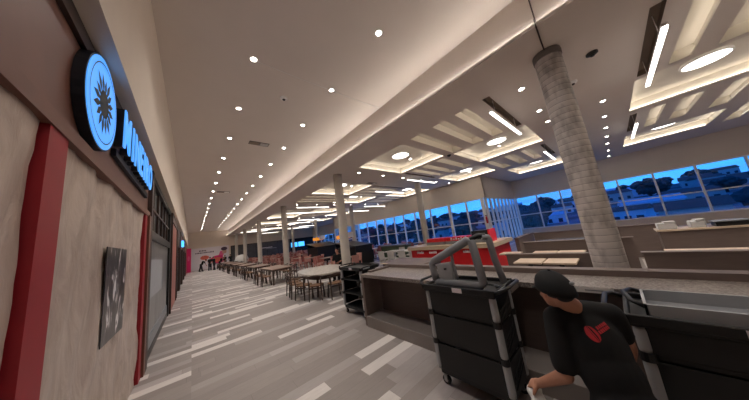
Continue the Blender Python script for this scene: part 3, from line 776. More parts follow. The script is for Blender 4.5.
# rows along the corridor
ordt = ['second table from the carts', 'third table from the carts', 'fourth table from the carts', 'fifth table from the carts', 'sixth table from the carts', 'seventh table from the carts', 'farthest table']
def rect_table(x, y, hx, hy, lab, topm, rz=0):
    t_ = thing('dining_table', lab, 'table', (x, y, 0), rz)
    MB().box(-hx, hx, -hy, hy, .72, .76).build('tabletop', topm, t_, bevel=.006)
    MB().box(-hx+.06, hx-.06, -hy+.06, hy-.06, .65, .72).build('apron', MT['walnut'], t_)
    for sx in (-1, 1):
        for sy in (-1, 1): MB().box(sx*(hx-.09)-.035, sx*(hx-.09)+.035, sy*(hy-.09)-.035, sy*(hy-.09)+.035, 0, .65).build('leg', MT['walnut'], t_)
for i, y in enumerate((12.8, 16.8, 20.9, 25.0, 29.1, 33.2, 36.6)):
    x = 3.45
    rect_table(x, y, .5, 1.25, 'dark brown long table in the row along the corridor, '+ordt[i], MT['walnuttop'])
    for sx in (-1, 1):
        for dy in (-.75, 0, .75):
            place(chair, USED, (x+sx*(.62+random.uniform(0, .08)), y+dy, 0), (-PI/2 if sx < 0 else PI/2)+random.uniform(-.12, .12), 'dark wooden chair at the corridor-side long table, '+ordt[i], 'chairs of the corridor-side '+ordt[i])
# hall of reddish chairs
n = 0
cols = [6.6, 8.6, 10.5, 13.2]
for ix, x in enumerate(cols):
    for iy in range(12):
        y = 10.4+2.35*iy
        if abs(x-8.6) < 1.6 and 10.0 < y < 15.2 and x > 7.5: continue
        if 7.6 < x < 11.9 and 16.8 < y < 21.6: continue
        if abs(x-10.5) < .4 and y < 12.5: continue
        if any(abs(x-px) < .75 and abs(y-py) < .75 for px, py in ((11.4, 8.3), (11.6, 16.6), (12.5, 26.5), (12.2, 34.5))): continue
        t_ = thing('dining_table', 'square wooden table among the reddish chairs in the hall', 'table', (x, y, 0), 0, 'square tables in the hall')
        MB().box(-.4, .4, -.4, .4, .72, .75).build('tabletop', MT['walnuttop'] if (ix+iy) % 3 else MT['pale'], t_)
        MB().box(-.04, .04, -.04, .04, .03, .72).build('pedestal', MT['blackm'], t_); MB().box(-.25, .25, -.25, .25, 0, .03).build('base', MT['blackm'], t_)
        for q in range(4):
            a = q*PI/2+PI/2; d = .62+random.uniform(0, .07)
            pr = red_chair if (ix+iy) % 2 else rose_chair
            place(pr, USED, (x+d*math.cos(a), y+d*math.sin(a), 0), a+PI/2+random.uniform(-.1, .1),
                  'dark reddish wooden chair at a square table in the hall' if pr is red_chair else 'pale rosy wooden chair at a square table in the hall', 'reddish chairs in the hall' if pr is red_chair else 'rosy chairs in the hall')
wt = thing('dining_table', 'white-topped table among the white chairs in front of the windows', 'table', (8.6, 7.6, 0))
MB().box(-.4, .4, -1.5, 1.5, .72, .76).build('tabletop', MT['whitec'], wt)
for sy in (-1.2, 1.2): MB().box(-.3, .3, sy-.04, sy+.04, 0, .72).build('leg', MT['white'], wt)
for i in range(4):
    for sx in (-1, 1):
        place(white_chair, USED, (8.6+sx*.62, 6.5+.75*i, 0), -PI/2 if sx < 0 else PI/2, 'white chair at the white-topped table in front of the windows', 'white chairs')
o = thing('planter_box', 'long grey-green planter box with a flat rim past the white chairs', 'planter', (10.3, 10.2, 0))
MB().box(-.2, .2, -1.3, 1.1, 0, .88).build('body', MT['green'], o); MB().box(-.24, .24, -1.34, 1.14, .88, .95).build('rim', MT['greyp'], o)
o = thing('jar', 'brown rounded jar with a white cap on the white-topped table', 'jar', (8.5, 6.6, .76))
MB().lathe([(.09, 0), (.15, .06), (.17, .16), (.13, .27), (.07, .32)], seg=18).build('body', MT['terracotta'], o, smooth=True); MB().lathe([(.05, .32), (.055, .40), (.03, .44)], seg=14).build('cap', MT['whitec'], o, smooth=True)
o = thing('covered_stall', 'white rounded cover over a stall near the last columns', 'covered stall', (5.35, 36.2, 0))
MB().lathe([(.85, .25), (.9, .7), (.75, 1.15), (.45, 1.42), (.1, 1.5)], seg=24).build('cover', MT['whitec'], o, smooth=True); MB().lathe([(.8, 0), (.8, .25)], seg=24).build('base', MT['greyp'], o)

# ------------------------------------------------------------------ carts
def make_cart(name, lab, open_front, lx=.45, ly=.79, h=1.12, panel=None):
    """service cart; its wide face looks to -X, local origin at centre on the floor"""
    c = thing(name, lab, 'service cart')
    x0, x1, y0, y1 = -lx/2, lx/2, -ly/2, ly/2
    b = .12
    m = MB().box(x0+.02, x1-.02, y0+.02, y1-.02, b, b+.06).build('bottom_shelf', MT['black'], c, bevel=.008)
    z1_, z2_ = b+.34, b+.66
    for z in (z1_, z2_): MB().box(x0+.015, x1-.015, y0+.015, y1-.015, z, z+.035).build('shelf', MT['black'], c, bevel=.006)
    for z0, zz in ((b+.06, z1_), (z1_+.035, z2_), (z2_+.035, h-.08)):
        if not open_front: MB().box(x0, x0+.015, y0+.05, y1-.03, z0+.004, zz-.004).build('side_panel', MT['black'], c, bevel=.004)
        MB().box(x1-.015, x1, y0+.03, y1-.03, z0+.004, zz-.004).build('side_panel', MT['black'], c, bevel=.004)
        for yy in (y0, y1-.015):
            pn = MB().box(x0+.05, x1-.05, yy, yy+.015, z0+.004, zz-.004).build('end_panel', MT['black'], c, bevel=.004)
            rb = MB()
            for q in range(3):
                yf = yy-.006 if yy == y0 else yy+.021
                zq = zz-.05-.045*q
                rb.tube([(x0+.08, yf, zq-.10), (x1-.08, yf, zq)], .005, 6)
            rb.build('rib', MT['blackm'], pn)
        for sx in (x0+.022, x1-.022):
            for sy in (y0+.022, y1-.022):
                MB().lathe([(.03, z0), (.034, z0+.03), (.034, zz-.03), (.03, zz)], sx, sy, 14).build('post', MT['greyl'], c, smooth=True)
    for z in (z1_, z2_):
        for sx in (x0+.022, x1-.022):
            for sy in (y0+.022, y1-.022): MB().lathe([(.040, z-.012), (.040, z+.045)], sx, sy, 14).build('collar', MT['blackm'], c)
    # top tray with rim and bowed handles
    MB().box(x0-.02, x1+.05, y0-.02, y1+.02, h-.08, h-.04).build('top_tray', MT['black'], c, bevel=.01)
    MB().box(x0-.03, x0-.005, y0-.03, y1+.03, h-.06, h).box(x1+.035, x1+.06, y0-.03, y1+.03, h-.06, h).box(x0-.03, x1+.06, y0-.03, y0-.005, h-.06, h-.01).box(x0-.03, x1+.06, y1+.005, y1+.03, h-.06, h-.01).build('tray_rim', MT['black'], c, bevel=.008)
    for s_ in (-1, 1):
        ye = s_*(ly/2+.02)
        MB().tube([(x0, ye, h-.03), (x0+.03, ye+s_*.07, h), (x0+.1, ye+s_*.10, h+.012), (x1-.08, ye+s_*.10, h+.012), (x1, ye+s_*.07, h), (x1+.03, ye, h-.03)], .016, 10).build('handle', MT['blackm'], c, smooth=True)
    for sx in (x0+.05, x1-.05):
        for sy in (y0+.06, y1-.06):
            w_ = MB(); 
            w_.ring_sweep([[(sx+q, sy+r_*math.cos(2*PI*k/20), .05+r_*math.sin(2*PI*k/20)) for k in range(20)] for q, r_ in ((-.016, .038), (-.012, .05), (.012, .05), (.016, .038))])
            wo = w_.build('wheel', MT['rubber'], c, smooth=False)
            hb = MB(); hb.ring_sweep([[(sx+q, sy+.022*math.cos(2*PI*k/14), .05+.022*math.sin(2*PI*k/14)) for k in range(14)] for q in (-.019, .019)])
            hb.build('hub', MT['chrome'], wo)
            MB().box(sx-.026, sx-.020, sy-.02, sy+.02, .045, .12).box(sx+.020, sx+.026, sy-.02, sy+.02, .045, .12).box(sx-.026, sx+.026, sy-.02, sy+.02, .105, .12).build('caster_fork', MT['chrome'], c)
    MB().box(x0-.034, x0-.03, y0+.3, y0+.41, h-.055, h-.008).build('sticker', MT['whiteb'], c)
    MB().box(x0+.06, x0+.26, y0-.035, y0-.03, h-.052, h-.015).build('sticker', MT['greyl'], c)
    return c
ca = make_cart('service_cart', 'large black service cart with grey corner posts in the foreground, grey frame on top', False)
ca.location = (2.415, 1.335, 0)
cb = make_cart('service_cart', 'black open-shelved service cart standing at the far end of the bar', True, .5, .86, 1.10)
cb.location = (3.13, 4.47, 0)
cc = make_cart('service_cart', 'black service cart at the right beside the capped person, grey tray on top', False, .44, .8, 1.06)
cc.location = (2.44, -.315, 0)
# grey tray on cart at the right
tr = thing('grey_tub', 'grey plastic tub resting in the top of the right-hand cart', 'tub', (2.45, -.235, 1.02))
MB().box(-.17, .19, -.28, .24, .002, .012).build('bottom', MT['greyp'], tr)
m = MB(); m.box(-.18, -.165, -.29, .25, .0, .09); m.box(.185, .2, -.29, .25, 0, .09); m.box(-.18, .2, -.29, -.275, 0, .09); m.box(-.18, .2, .235, .25, 0, .09)
m.build('wall', MT['greyl'], tr)
MB().tube([(-.17, .24, .07), (-.15, .30, .10), (.0, .33, .115), (.15, .30, .10), (.19, .24, .07)], .014, 8).build('handle', MT['blackm'], tr, smooth=True)
# grey moulded frame lying on the foreground cart
fr = thing('moulded_chair', 'grey moulded plastic chair-like frame lying on top of the foreground cart', 'chair', (2.34, 1.335, 1.062))
def loop(pts, r, name, m_, flat=1.0, closed=False, par=fr):
    P_ = [Vector(p) for p in pts]
    out = []
    nn = len(P_)
    rngs = range(nn if closed else nn-1)
    for i in rngs:                                       # rounded polyline
        a, b = P_[i], P_[(i+1) % nn]
        if closed or i > 0: out.append(a+(b-a)*.07)
        else: out.append(a)
        out.append(a+(b-a)*.5)
        if closed or i < nn-2: out.append(a+(b-a)*.93)
        else: out.append(b)
    if closed: out.append(out[0])
    return MB().tube(out, r, 10, flat=flat).build(name, m_, par, smooth=True)
loop([(-.03, .30, .055), (-.02, .335, .29), (0.0, -.22, .555), (-.03, -.28, .05)], .047, 'side_loop', MT['greyp'], .7, True)
loop([(.07, -.315, .555), (.10, -.37, .545), (.105, -.385, .32), (.13, -.42, .07)], .046, 'leg', MT['greyp'], .75)
loop([(0, -.21, .54), (.05, -.28, .575), (.09, -.345, .57)], .034, 'hinge_bar', MT['blackm'], .8)
loop([(-.01, .02, .07), (0, .05, .28), (.02, .06, .42)], .02, 'strut', MT['greyp'], .7)
MB().add([(-.03,.26,.10),(-.03,.07,.08),(-.03,.06,.30),(-.03,.27,.27),(.03,.26,.10),(.03,.07,.08),(.03,.06,.30),(.03,.27,.27)], [(0,1,2,3),(4,7,6,5),(0,4,5,1),(3,2,6,7),(0,3,7,4),(1,5,6,2)]).build('seat_panel', MT['greyl'], fr, bevel=.015)
MB().tube([(-.055,.14,.22),(.0,.14,.22)], .012, 8).build('knob', MT['blackm'], fr)
loop([(.02, .28, .03), (.16, .2, .02), (.17, -.3, .02), (.06, -.38, .03)], .022, 'foot_rail', MT['blackm'], .7)

# ------------------------------------------------------------------ people
def remeshed(mb, name, m, parent, voxel, smooth=6):
    o = mb.build(name, m, parent, smooth=True)
    r = o.modifiers.new('remesh', 'REMESH'); r.mode = 'VOXEL'; r.voxel_size = voxel; r.use_smooth_shade = True
    s_ = o.modifiers.new('smooth', 'SMOOTH'); s_.factor = .5; s_.iterations = smooth
    return o
def limb(mb, pts, rad, seg=12):
    """tapered limb with round joints"""
    P_ = [Vector(p) for p in pts]
    for i in range(len(P_)-1):
        mb.tube([P_[i], P_[i].lerp(P_[i+1], .35), P_[i+1]], [rad[i], rad[i]*.6+rad[i+1]*.45, rad[i+1]], seg)
    for p, r in zip(P_, rad): mb.ell(p, (r, r, r), seg, 8)

def frame(fwd, up):
    """3x3 whose columns are right(x), forward(y), up(z)"""
    f = Vector(fwd).normalized(); u = Vector(up); u = (u-f*u.dot(f)).normalized(); r = f.cross(u)
    return Matrix((r, f, u)).transposed()

def hand(mb, wrist, direc, palm_n, s=1.0, curl=.6, thumb=1):
    """palm and five bent fingers; palm_n points out of the palm, thumb = side sign"""
    d = Vector(direc).normalized(); n_ = Vector(palm_n); n_ = (n_-d*n_.dot(d)).normalized(); sd = d.cross(n_)*thumb
    w = Vector(wrist)
    Rm = Matrix((sd, d, n_)).transposed()
    mb.ell(w+d*.05*s, (.042*s, .055*s, .018*s), 12, 8, Rm)
    mb.tube([w-d*.01, w+d*.03*s], [.027*s, .03*s], 10)
    for i, (off, ln) in enumerate(((.03, .068), (.010, .076), (-.011, .07), (-.030, .056))):
        p = w+d*.092*s+sd*off*s; a = 0; pts = [w+d*.05*s+sd*off*.8*s, p]
        for j in range(3):
            a += curl*(.55+.25*j)
            p = p+(d*math.cos(a)+n_*math.sin(a))*ln*s*(.48, .32, .25)[j]; pts.append(p)
        mb.tube(pts, [.0105*s, .0105*s, .0095*s, .009*s, .0075*s], 8); mb.ell(pts[-1], (.0078*s,)*3, 8, 6)
    b = w+d*.025*s+sd*.034*s
    pts = [w+d*.015*s+sd*.015*s, b, b+(d*.6+sd*.7+n_*.35).normalized()*.034*s, b+(d*.6+sd*.7+n_*.35).normalized()*.034*s+(d*.85+sd*.1+n_*.55).normalized()*.03*s]
    mb.tube(pts, [.016*s, .0145*s, .0125*s, .009*s], 8); mb.ell(pts[-1], (.0095*s,)*3, 8, 6)

def head_mesh(mb, c, R3, s=1.0):
    """skull, jaw, nose, ears, lips, brow around centre c (R3 columns right, forward, up)"""
    c = Vector(c); T = lambda x, y, z: c+R3 @ Vector((x*s, y*s, z*s))
    mb.ell(T(0, -.012, .03), (.076*s, .097*s, .088*s), 20, 14, R3)
    mb.ell(T(0, .03, -.035), (.058*s, .062*s, .078*s), 18, 12, R3)
    mb.ell(T(0, .055, -.085), (.034*s, .032*s, .026*s), 14, 10, R3)
    mb.tube([T(0, .085, .012), T(0, .104, -.018), T(0, .108, -.028)], [.009*s, .014*s, .013*s], 10); mb.ell(T(0, .104, -.028), (.017*s, .014*s, .011*s), 10, 8, R3)
    mb.ell(T(0, .082, -.055), (.024*s, .012*s, .006*s), 12, 8, R3); mb.ell(T(0, .081, -.067), (.021*s, .012*s, .007*s), 12, 8, R3)
    mb.ell(T(0, .078, .026), (.05*s, .016*s, .011*s), 12, 8, R3)
    for sx in (-1, 1):
        mb.ell(T(sx*.078, -.005, -.008), (.010*s, .022*s, .034*s), 12, 8, R3)
        mb.ell(T(sx*.045, .055, -.025), (.02*s, .02*s, .02*s), 10, 8, R3)
    return T

def eyes(T, R3, s, par):
    for sx in (-1, 1):
        MB().ell(T(sx*.031, .083, .004), (.012*s, .006*s, .007*s), 10, 8, R3).build('eye', MT['whiteb'], par, smooth=True)
        MB().ell(T(sx*.031, .0885, .004), (.005*s, .003*s, .006*s), 8, 6, R3).build('pupil', MT['hair'], par, smooth=True)
        MB().tube([T(sx*.014, .090, .026), T(sx*.034, .089, .031), T(sx*.052, .076, .024)], .005*s, 6).build('eyebrow', MT['hair'], par, smooth=True)

man = thing('person', 'person in a black cap and black shirt with red back print, bending forward pushing carts', 'person', (0, 0, 0))
F = Vector((.72, .62, 0)).normalized(); Lf = Vector((-F.y, F.x, 0))
Lsh, Rsh = Vector((1.895, .425, 1.075)), Vector((2.070, .170, 1.085))
Nk = Vector((1.955, .33, 1.145)); hip = Vector((1.80, .17, .60))
HF = Vector((.62, .76, -.12)).normalized(); HU = Vector((.12, .1, .98))
R3 = frame(HF, HU); HC = Vector((1.872, .390, 1.262))
Lel, Lwr = Vector((1.775, .420, .775)), Vector((1.862, .60, .618))
Rel, Rwr = Vector((2.120, .135, .87)), Vector((2.185, .165, .71))
body = MB()
T = head_mesh(body, HC, R3, .96); T = lambda x, y, z: HC+R3 @ Vector((x, y, z))
limb(body, [Nk-Vector((0, 0, .05)), Nk, HC-Vector((0, .03, .05))], [.068, .058, .056])
mid = (Lsh+Rsh)/2
chest = mid.lerp(hip, .3)
up = (mid-hip).normalized()
RT = frame(F-up*F.dot(up), up)
body.ell(chest, (.135, .095, .19), 18, 12, RT); body.ell(hip.lerp(mid, .3), (.13, .095, .16), 16, 12, RT); body.ell(hip, (.16, .115, .12), 16, 12, RT)
limb(body, [Lsh, Lel, Lwr], [.055, .041, .027]); limb(body, [Rsh, Rel, Rwr], [.055, .041, .027])
hand(body, Lwr, Vector((.35, .75, -.45)), Vector((.25, -.5, -.8)), 1.0, .7, 1)
hand(body, Rwr, Vector((.35, -.1, -.9)), Vector((.9, -.1, .3)), 1.0, .7, -1)
for s_ in (1, -1):
    hj = hip+Lf*.09*s_-Vector((0, 0, .02)); kn = hj+F*.30-Vector((0, 0, .16))+Lf*.03*s_; an = hj-F*.02*(1 if s_ > 0 else 3)+Lf*.03*s_; an.z = .09
    limb(body, [hj, kn, an], [.085, .06, .042])
    MB_ = MB().ell(an+F*.06-Vector((0, 0, .045)), (.045, .135, .045), 14, 10, frame(F, (0, 0, 1)))
    MB_.build('shoe', MT['shoe'], man, smooth=True)
bo = remeshed(body, 'body', MT['skin'], man, .0065, 4)
tq = MB()
for s_ in (1, -1):
    hj = hip+Lf*.09*s_-Vector((0, 0, .02)); kn = hj+F*.30-Vector((0, 0, .16))+Lf*.03*s_; an = hj-F*.02*(1 if s_ > 0 else 3)+Lf*.03*s_; an.z = .11
    limb(tq, [hj, kn, an], [.108, .08, .066])
tq.ell(hip, (.178, .13, .13), 16, 12, RT)
remeshed(tq, 'trousers', MT['trouser'], man, .014, 5)
sh = MB()
sh.ell(chest, (.160, .118, .215), 20, 14, RT); sh.ell(hip.lerp(mid, .42), (.158, .118, .19), 18, 12, RT); sh.ell(hip.lerp(mid, .12), (.168, .13, .14), 18, 12, RT)
limb(sh, [Lsh, (Lsh+Rsh)/2+up*.02, Rsh], [.066, .08, .066], 16)
limb(sh, [Lsh, Lsh.lerp(Lel, .82)], [.070, .066], 16); limb(sh, [Rsh, Rsh.lerp(Rel, .60)], [.070, .062], 16)
sh.ell(Nk-Vector((0, 0, .045)), (.078, .075, .04), 14, 10)
shirt = remeshed(sh, 'shirt', MT['shirt'], man, .011, 6)
# cap: crown, brim and small rear badge
cp = MB(); 
prof = []
cr = []
for i in range(10):
    t_ = i/9*PI/2*.98
    cr.append([T(.102*math.cos(t_)*math.cos(a), -.014+.116*math.cos(t_)*math.sin(a), .004+.034*math.sin(a)*math.cos(t_)+.128*math.sin(t_)**.9) for a in [2*PI*k/28 for k in range(28)]])
cp.ring_sweep(cr, True)
cpo = cp.build('cap', MT['cap'], man, smooth=True)
br = MB(); top, bot = [], []
for k in range(13):
    a = -1.1+2.2*k/12+PI/2
    top.append((.09*math.cos(a), -.012+.108*math.sin(a), .035)); 
    rr = .075*math.cos((k-6)/6*PI/2)**.6 if abs(k-6) < 6 else 0
    bot.append((.09*math.cos(a)*1.02, -.012+.108*math.sin(a)+rr, .035-.018*rr/.075-.008*abs(k-6)/6))
vs = [T(*p) for p in top]+[T(*p) for p in bot]+[T(p[0], p[1], p[2]-.006) for p in top]+[T(p[0], p[1], p[2]-.006) for p in bot]
fs = []
for k in range(12):
    fs += [(k, k+1, 13+k+1, 13+k), (26+k, 39+k, 39+k+1, 26+k+1), (13+k, 13+k+1, 39+k+1, 39+k)]
br.add(vs, fs); br.build('brim', MT['cap'], cpo, smooth=True)
MB().ell(T(.047, -.103, .05), (.016, .012, .012), 10, 8, R3).build('badge', MT['greyp'], cpo, smooth=True)
MB().ell(T(0, -.012, .136), (.01, .01, .006), 8, 6, R3).build('button', MT['cap'], cpo)
hr = MB(); hr.ell(T(0, -.03, .008), (.083, .088, .055), 16, 12, R3); hr.ell(T(0, -.075, -.025), (.055, .032, .035), 14, 10, R3)
hr.build('hair', MT['hair'], man, smooth=True)
eyes(T, R3, .98, man)
# red print on the back, wrapped on the shirt by projection along the view of the back normal
bk = RT @ Vector((0, -1, 0)); rt_ = RT @ Vector((1, 0, 0))
def wrap(o):
    w_ = o.modifiers.new('wrap', 'SHRINKWRAP'); w_.target = shirt; w_.wrap_method = 'NEAREST_SURFACEPOINT'; w_.wrap_mode = 'ABOVE_SURFACE'; w_.offset = .003
lc = mid.lerp(hip, .17)+bk*.125
P2 = lambda u, v: lc+rt_*u+up*v
def strip_poly(fn, n=14, k=5):
    vs, fs = [], []
    for i in range(n+1):
        for j in range(k+1): vs.append(fn(i/n, j/k))
    for i in range(n):
        for j in range(k): a = i*(k+1)+j; fs.append((a, a+1, a+k+2, a+k+1))
    return MB().add(vs, fs)
def lens(c_, hw, hh, tilt, a0, a1):
    def fn(u, v):
        y = (u*2-1)*hh; half = hw*math.sqrt(max(0, 1-(y/hh)**2))
        x = half*(a0+(a1-a0)*v)
        return P2(c_[0]+x*math.cos(tilt)-y*math.sin(tilt), c_[1]+x*math.sin(tilt)+y*math.cos(tilt))
    return strip_poly(fn)
lo = None
for a0, a1 in ((-1, -.1), (.0, .22), (.5, 1)):
    l_ = lens((-.062, -.008), .033, .050, .35, a0, a1)
    o = l_.build('back_print', MT['logo'], shirt); wrap(o)
m = MB(); rnd = random.Random(4)
for row in (0, 1):                                         # two lines of small illegible red lettering
    x = -.020
    for q in range(6):
        w_ = .011
        v0 = .010-.024*row+.42*(x+.02)
        m.add([P2(x, v0), P2(x+w_, v0+.0045), P2(x+w_-.005, v0+.022), P2(x-.005, v0+.018)], [(0, 1, 2, 3)]); x += .0145
o = m.build('back_lettering', MT['logo'], shirt); wrap(o)
cl = MB()
for i in range(1):
    c0 = Lwr+Vector((.03, .06, -.085))
    cl.ell(c0, (.06, .05, .035), 12, 8); cl.ell(c0+Vector((-.04, -.03, -.03)), (.05, .05, .03), 12, 8); cl.ell(c0+Vector((.03, .0, -.06)), (.045, .04, .06), 12, 8)
o = remeshed(cl, 'white_cloth', MT['whitec'], None, .01, 3)
tag(o, 'crumpled white cloth held under the left hand of the capped person', 'cloth')
MB().lathe([(.034, -.012), (.036, 0), (.034, .012)], seg=16).build('wristband', MT['blackm'], man, loc=tuple(Rwr))

def far_person(x, y, rz, lab, pose='stand', top='shirt', skirt=None):
    p_ = thing('person', lab, 'person', (x, y, 0), rz)
    b = MB()
    lean = {'sit': .06, 'stand': .03, 'bend': .42, 'walk': .08}[pose]
    hz = .56 if pose == 'sit' else .9; hipv = Vector((0, 0, hz)); shv = hipv+Vector((0, math.sin(lean*2)*.5, math.cos(lean*2)*.5)) if pose == 'bend' else hipv+Vector((0, lean, .52))
    hc = shv+(shv-hipv).normalized()*.2+Vector((0, .04, .02))
    Rf = frame((0, 1, -.2 if pose == 'bend' else 0), (shv-hipv))
    Tf = head_mesh(b, hc, Rf, 1.0)
    limb(b, [shv, hc-Vector((0, .02, .06))], [.06, .055])
    b.ell((hipv+shv)/2, (.15, .1, .28), 14, 10, Rf)
    arms = {'sit': ((.23, .10, -.26), (.16, .32, -.30)), 'stand': ((.24, .05, -.28), (.22, .18, -.5)), 'bend': ((.2, .1, -.28), (.16, .2, -.5)), 'walk': ((.24, .1, -.25), (.2, .25, -.42))}[pose]
    ends = []
    for s_ in (-1, 1):
        sh_ = shv+Vector((s_*.18, 0, -.02)); el = shv+Vector((s_*arms[0][0], arms[0][1], arms[0][2])); wr = shv+Vector((s_*arms[1][0], arms[1][1], arms[1][2]))
        limb(b, [sh_, el, wr], [.05, .038, .027], 8); hand(b, wr, wr-el, (-s_, 0, 0), 1.0, .5, 1); ends.append((sh_, el))
    st = .16 if pose != 'stand' else .05
    lg = []
    for s_ in (-1, 1):
        hj = hipv+Vector((s_*.09, 0, -.03)); kn = Vector((s_*.1, .03+s_*st*.5, .48)); an = Vector((s_*.1, s_*st, .08))
        if pose == 'sit': kn = Vector((s_*.11, .42, .53)); an = Vector((s_*.11, .40, .08))
        limb(b, [hj, kn, an], [.08, .055, .04], 8); lg.append((hj, kn, an))
    remeshed(b, 'body', MT['skin'], p_, .014, 3)
    s_ = MB(); s_.ell((hipv+shv)/2+Vector((0, 0, .03)), (.18, .13, .31), 14, 10, Rf); limb(s_, [ends[0][0], ends[1][0]], [.075, .075], 10)
    for a, e in ends: limb(s_, [a, a.lerp(e, .8)], [.07, .06], 8)
    remeshed(s_, 'shirt', MT[top], p_, .02, 3)
    q = MB()
    for hj, kn, an in lg: limb(q, [hj, kn, an+Vector((0, 0, .0))], [.115, .09, .075], 8)
    q.ell(hipv, (.165, .12, .12), 12, 8)
    remeshed(q, 'trousers', MT['trouser'], p_, .02, 3)
    for hj, kn, an in lg: MB().ell(an+Vector((0, .06, -.04)), (.045, .13, .045), 10, 8).build('shoe', MT['shoe'], p_, smooth=True)
    h_ = MB().ell(Tf(0, -.02, .045), (.084, .1, .085), 12, 10, Rf); h_.build('hair', MT['hair'], p_, smooth=True)
    return p_
far_person(5.25, 9.0, 2.2, 'person in black sitting by the first plain column behind the rounded table', 'sit')
place(chair, USED, (5.27, 8.98, 0), 2.2, 'dark wooden chair under the seated person in black by the first plain column')
far_person(.85, 37.6, -1.6, 'person in dark clothes bending over alone in front of the billboard', 'bend')
far_person(1.75, 36.2, -.4, 'person in dark clothes standing left in the group before the billboard', 'stand')
far_person(2.2, 35.8, .8, 'person in dark clothes second from left in the group before the billboard', 'walk')
far_person(3.0, 38.6, -1.1, 'person in dark clothes leaning, third in the group before the billboard', 'bend')
far_person(3.75, 39.6, 2.2, 'person in dark clothes near the right edge of the billboard', 'stand')
far_person(4.45, 39.8, .3, 'person in dark clothes farthest right, beside the last column', 'walk')

# ------------------------------------------------------------------ outside: dusk hillside town
def hz(x, y):
    d = max(0, x-28+max(0, y-60)*.3)
    t_ = min(1, d/210); s_ = t_*t_*(3-2*t_)
    return -4.0+10.5*s_+1.6*math.sin(x*.045+1)*math.sin(y*.033)*t_+.8*math.sin(y*.09+x*.02)*t_
m = MB(); nx, ny = 46, 60; vs = []; fs = []
for i in range(nx+1):
    for j in range(ny+1):
        x = 22+(i/nx)**1.5*300; y = -190+j/ny*640; 
        vs.append((x, y, hz(x, y)))
for i in range(nx):
    for j in range(ny):
        a = i*(ny+1)+j; fs.append((a, a+1, a+ny+2, a+ny+1))
m.add(vs, fs); o = m.build('hillside', MT['ground'], smooth=True); o['kind'] = 'structure'
rnd = random.Random(11)
def house(x, y, w_, d_, h_, rz, wallm, roofm, lab, group):
    t_ = thing('house', lab, 'house', (x, y, hz(x, y)-1.0), rz, group)
    MB().box(-w_/2, w_/2, -d_/2, d_/2, 0, h_+1).build('wall', wallm, t_)
    MB().add([(-w_/2-.3,-d_/2-.3,h_+1),(w_/2+.3,-d_/2-.3,h_+1),(w_/2+.3,d_/2+.3,h_+1),(-w_/2-.3,d_/2+.3,h_+1),(0,-d_/2-.3,h_+1+w_*.22),(0,d_/2+.3,h_+1+w_*.22)], [(0,1,4),(3,5,2),(0,4,5,3),(1,2,5,4),(0,3,2,1)]).build('roof', roofm, t_)
    for q in range(3):
        yy = -d_/2+d_*(q+.5)/3
        MB().box(-w_/2-.05, -w_/2, yy-.5, yy+.5, h_*.45, h_*.45+1.2).build('window', MT['pane'], t_)
placed = []
n = 0
while n < 150:
    x = rnd.uniform(55, 235); y = rnd.uniform(-70, 230)
    if any((x-a)**2+(y-b)**2 < 121 for a, b in placed) or (76 < x < 92 and -14 < y < 4): continue
    placed.append((x, y)); n += 1
    lm, lab, g = [(MT['house'], 'pale house on the dusky hillside outside the windows', 'pale hillside houses'), (MT['house2'], 'tan house on the dusky hillside outside the windows', 'tan hillside houses')][n % 2]
    k_ = min(1, .55+x/300); house(x, y, rnd.uniform(5, 8)*k_, rnd.uniform(6, 10)*k_, rnd.uniform(2.2, 4.2)*k_, rnd.uniform(-.4, .4), lm, MT['roof'] if n % 4 else MT['roofb'], lab, g)
house(84, -5.5, 6, 9, 2.6, .1, MT['house'], MT['roofb'], 'long low building with a bright bluish roof just outside the right windows', None)
def tree(x, y, h_, r_, seed, lab, group):
    t_ = thing('tree', lab, 'tree', (x, y, hz(x, y)), 0, group)
    q = random.Random(seed); m_ = MB()
    for k_ in range(9):
        a = q.uniform(0, 2*PI); d = q.uniform(.1, .75)*r_; z = h_*q.uniform(.5, .95); s_ = r_*q.uniform(.35, .6)
        c_ = Vector((d*math.cos(a), d*math.sin(a), z)); b0 = len(m_.v)
        m_.ell(c_, (s_, s_, s_*.8), 10, 8)
        for i in range(b0, len(m_.v)):
            v = Vector(m_.v[i])-c_; m_.v[i] = tuple(c_+v*q.uniform(.75, 1.25))
    m_.build('crown', MT['fern'], t_); MB().tube([(0, 0, -.5), (.1, 0, h_*.6)], [r_*.12, r_*.06], 8).build('trunk', MT['trunk'], t_)
for i in range(75):
    while True:
        x = rnd.uniform(42, 210); y = rnd.uniform(-70, 190)
        if not any((x-a)**2+(y-b)**2 < 120 for a, b in placed) and not (76 < x < 92 and -16 < y < 6): break
    placed.append((x, y))
    tree(x, y, rnd.uniform(4, 7.5), rnd.uniform(2.5, 4), i, 'dark leafy tree among the houses on the dusky hillside', 'hillside trees')
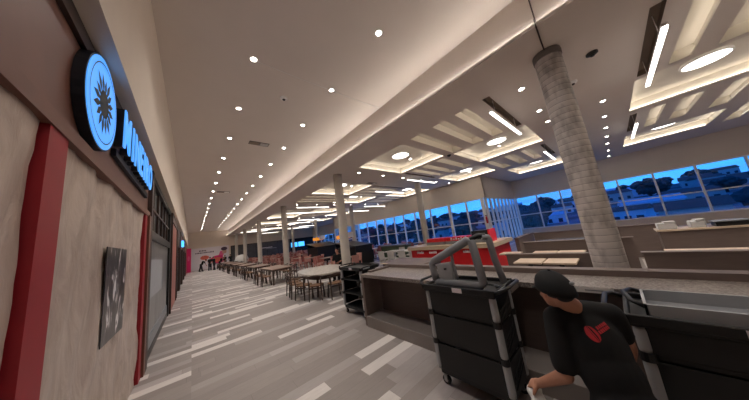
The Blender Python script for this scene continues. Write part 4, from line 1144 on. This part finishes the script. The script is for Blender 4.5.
for i, (x, y, h_) in enumerate(((27, 13.5, 7.0), (26, 20, 7.6), (30, 30, 8.5), (34, 40, 8.5), (27, 1.9+4.4, 6.6), (33, 7.6, 7.6))):
    tree(x, y, h_*.86, 1.8+.2*(i % 3), 100+i, 'taller dark tree just outside the glass, '+['behind the inner first column', 'left of the inner first column', 'toward the black kiosks', 'at the far end of the window wall', 'seen through the folding glass doors', 'in the corner of the far windows'][i], None)

# ------------------------------------------------------------------ dusk sky
w = bpy.data.worlds.new('dusk'); scene.world = w; w.use_nodes = True
N, L = w.node_tree.nodes, w.node_tree.links
bg = N['Background']; tc = N.new('ShaderNodeTexCoord'); sp = N.new('ShaderNodeSeparateXYZ')
L.new(tc.outputs['Generated'], sp.inputs[0])
rp = N.new('ShaderNodeValToRGB'); e = rp.color_ramp.elements
e[0].position = 0; e[0].color = S(70, 140, 215); e[1].position = 1; e[1].color = S(16, 60, 130)
for p_, c_ in ((.06, S(60, 150, 235)), (.13, S(30, 124, 222)), (.3, S(18, 92, 190))):
    q = e.new(p_); q.color = c_
L.new(sp.outputs['Z'], rp.inputs['Fac'])
nz = N.new('ShaderNodeTexNoise'); nz.inputs['Scale'].default_value = 5; nz.inputs['Detail'].default_value = 6
mp = N.new('ShaderNodeMapping'); mp.inputs['Scale'].default_value = (1, 1, 6); L.new(tc.outputs['Generated'], mp.inputs[0]); L.new(mp.outputs[0], nz.inputs['Vector'])
r2 = N.new('ShaderNodeValToRGB'); r2.color_ramp.elements[0].position = .48; r2.color_ramp.elements[1].position = .72
r2.color_ramp.elements[0].color = (0, 0, 0, 1); r2.color_ramp.elements[1].color = (.7, .7, .7, 1)
L.new(nz.outputs['Fac'], r2.inputs['Fac'])
mx = N.new('ShaderNodeMix'); mx.data_type = 'RGBA'; L.new(r2.outputs['Color'], mx.inputs[0]); L.new(rp.outputs['Color'], mx.inputs[6]); mx.inputs[7].default_value = S(60, 100, 165)
L.new(mx.outputs[2], bg.inputs['Color']); bg.inputs['Strength'].default_value = 1.45

scene.view_settings.view_transform = 'Standard'
scene.view_settings.look = 'None'
scene.view_settings.exposure = 0.7
scene.cycles.use_denoising = True
scene.cycles.max_bounces = 6; scene.cycles.diffuse_bounces = 4; scene.cycles.glossy_bounces = 3; scene.cycles.transparent_max_bounces = 8
scene.cycles.caustics_reflective = False; scene.cycles.caustics_refractive = False
scene.cycles.sample_clamp_indirect = 6
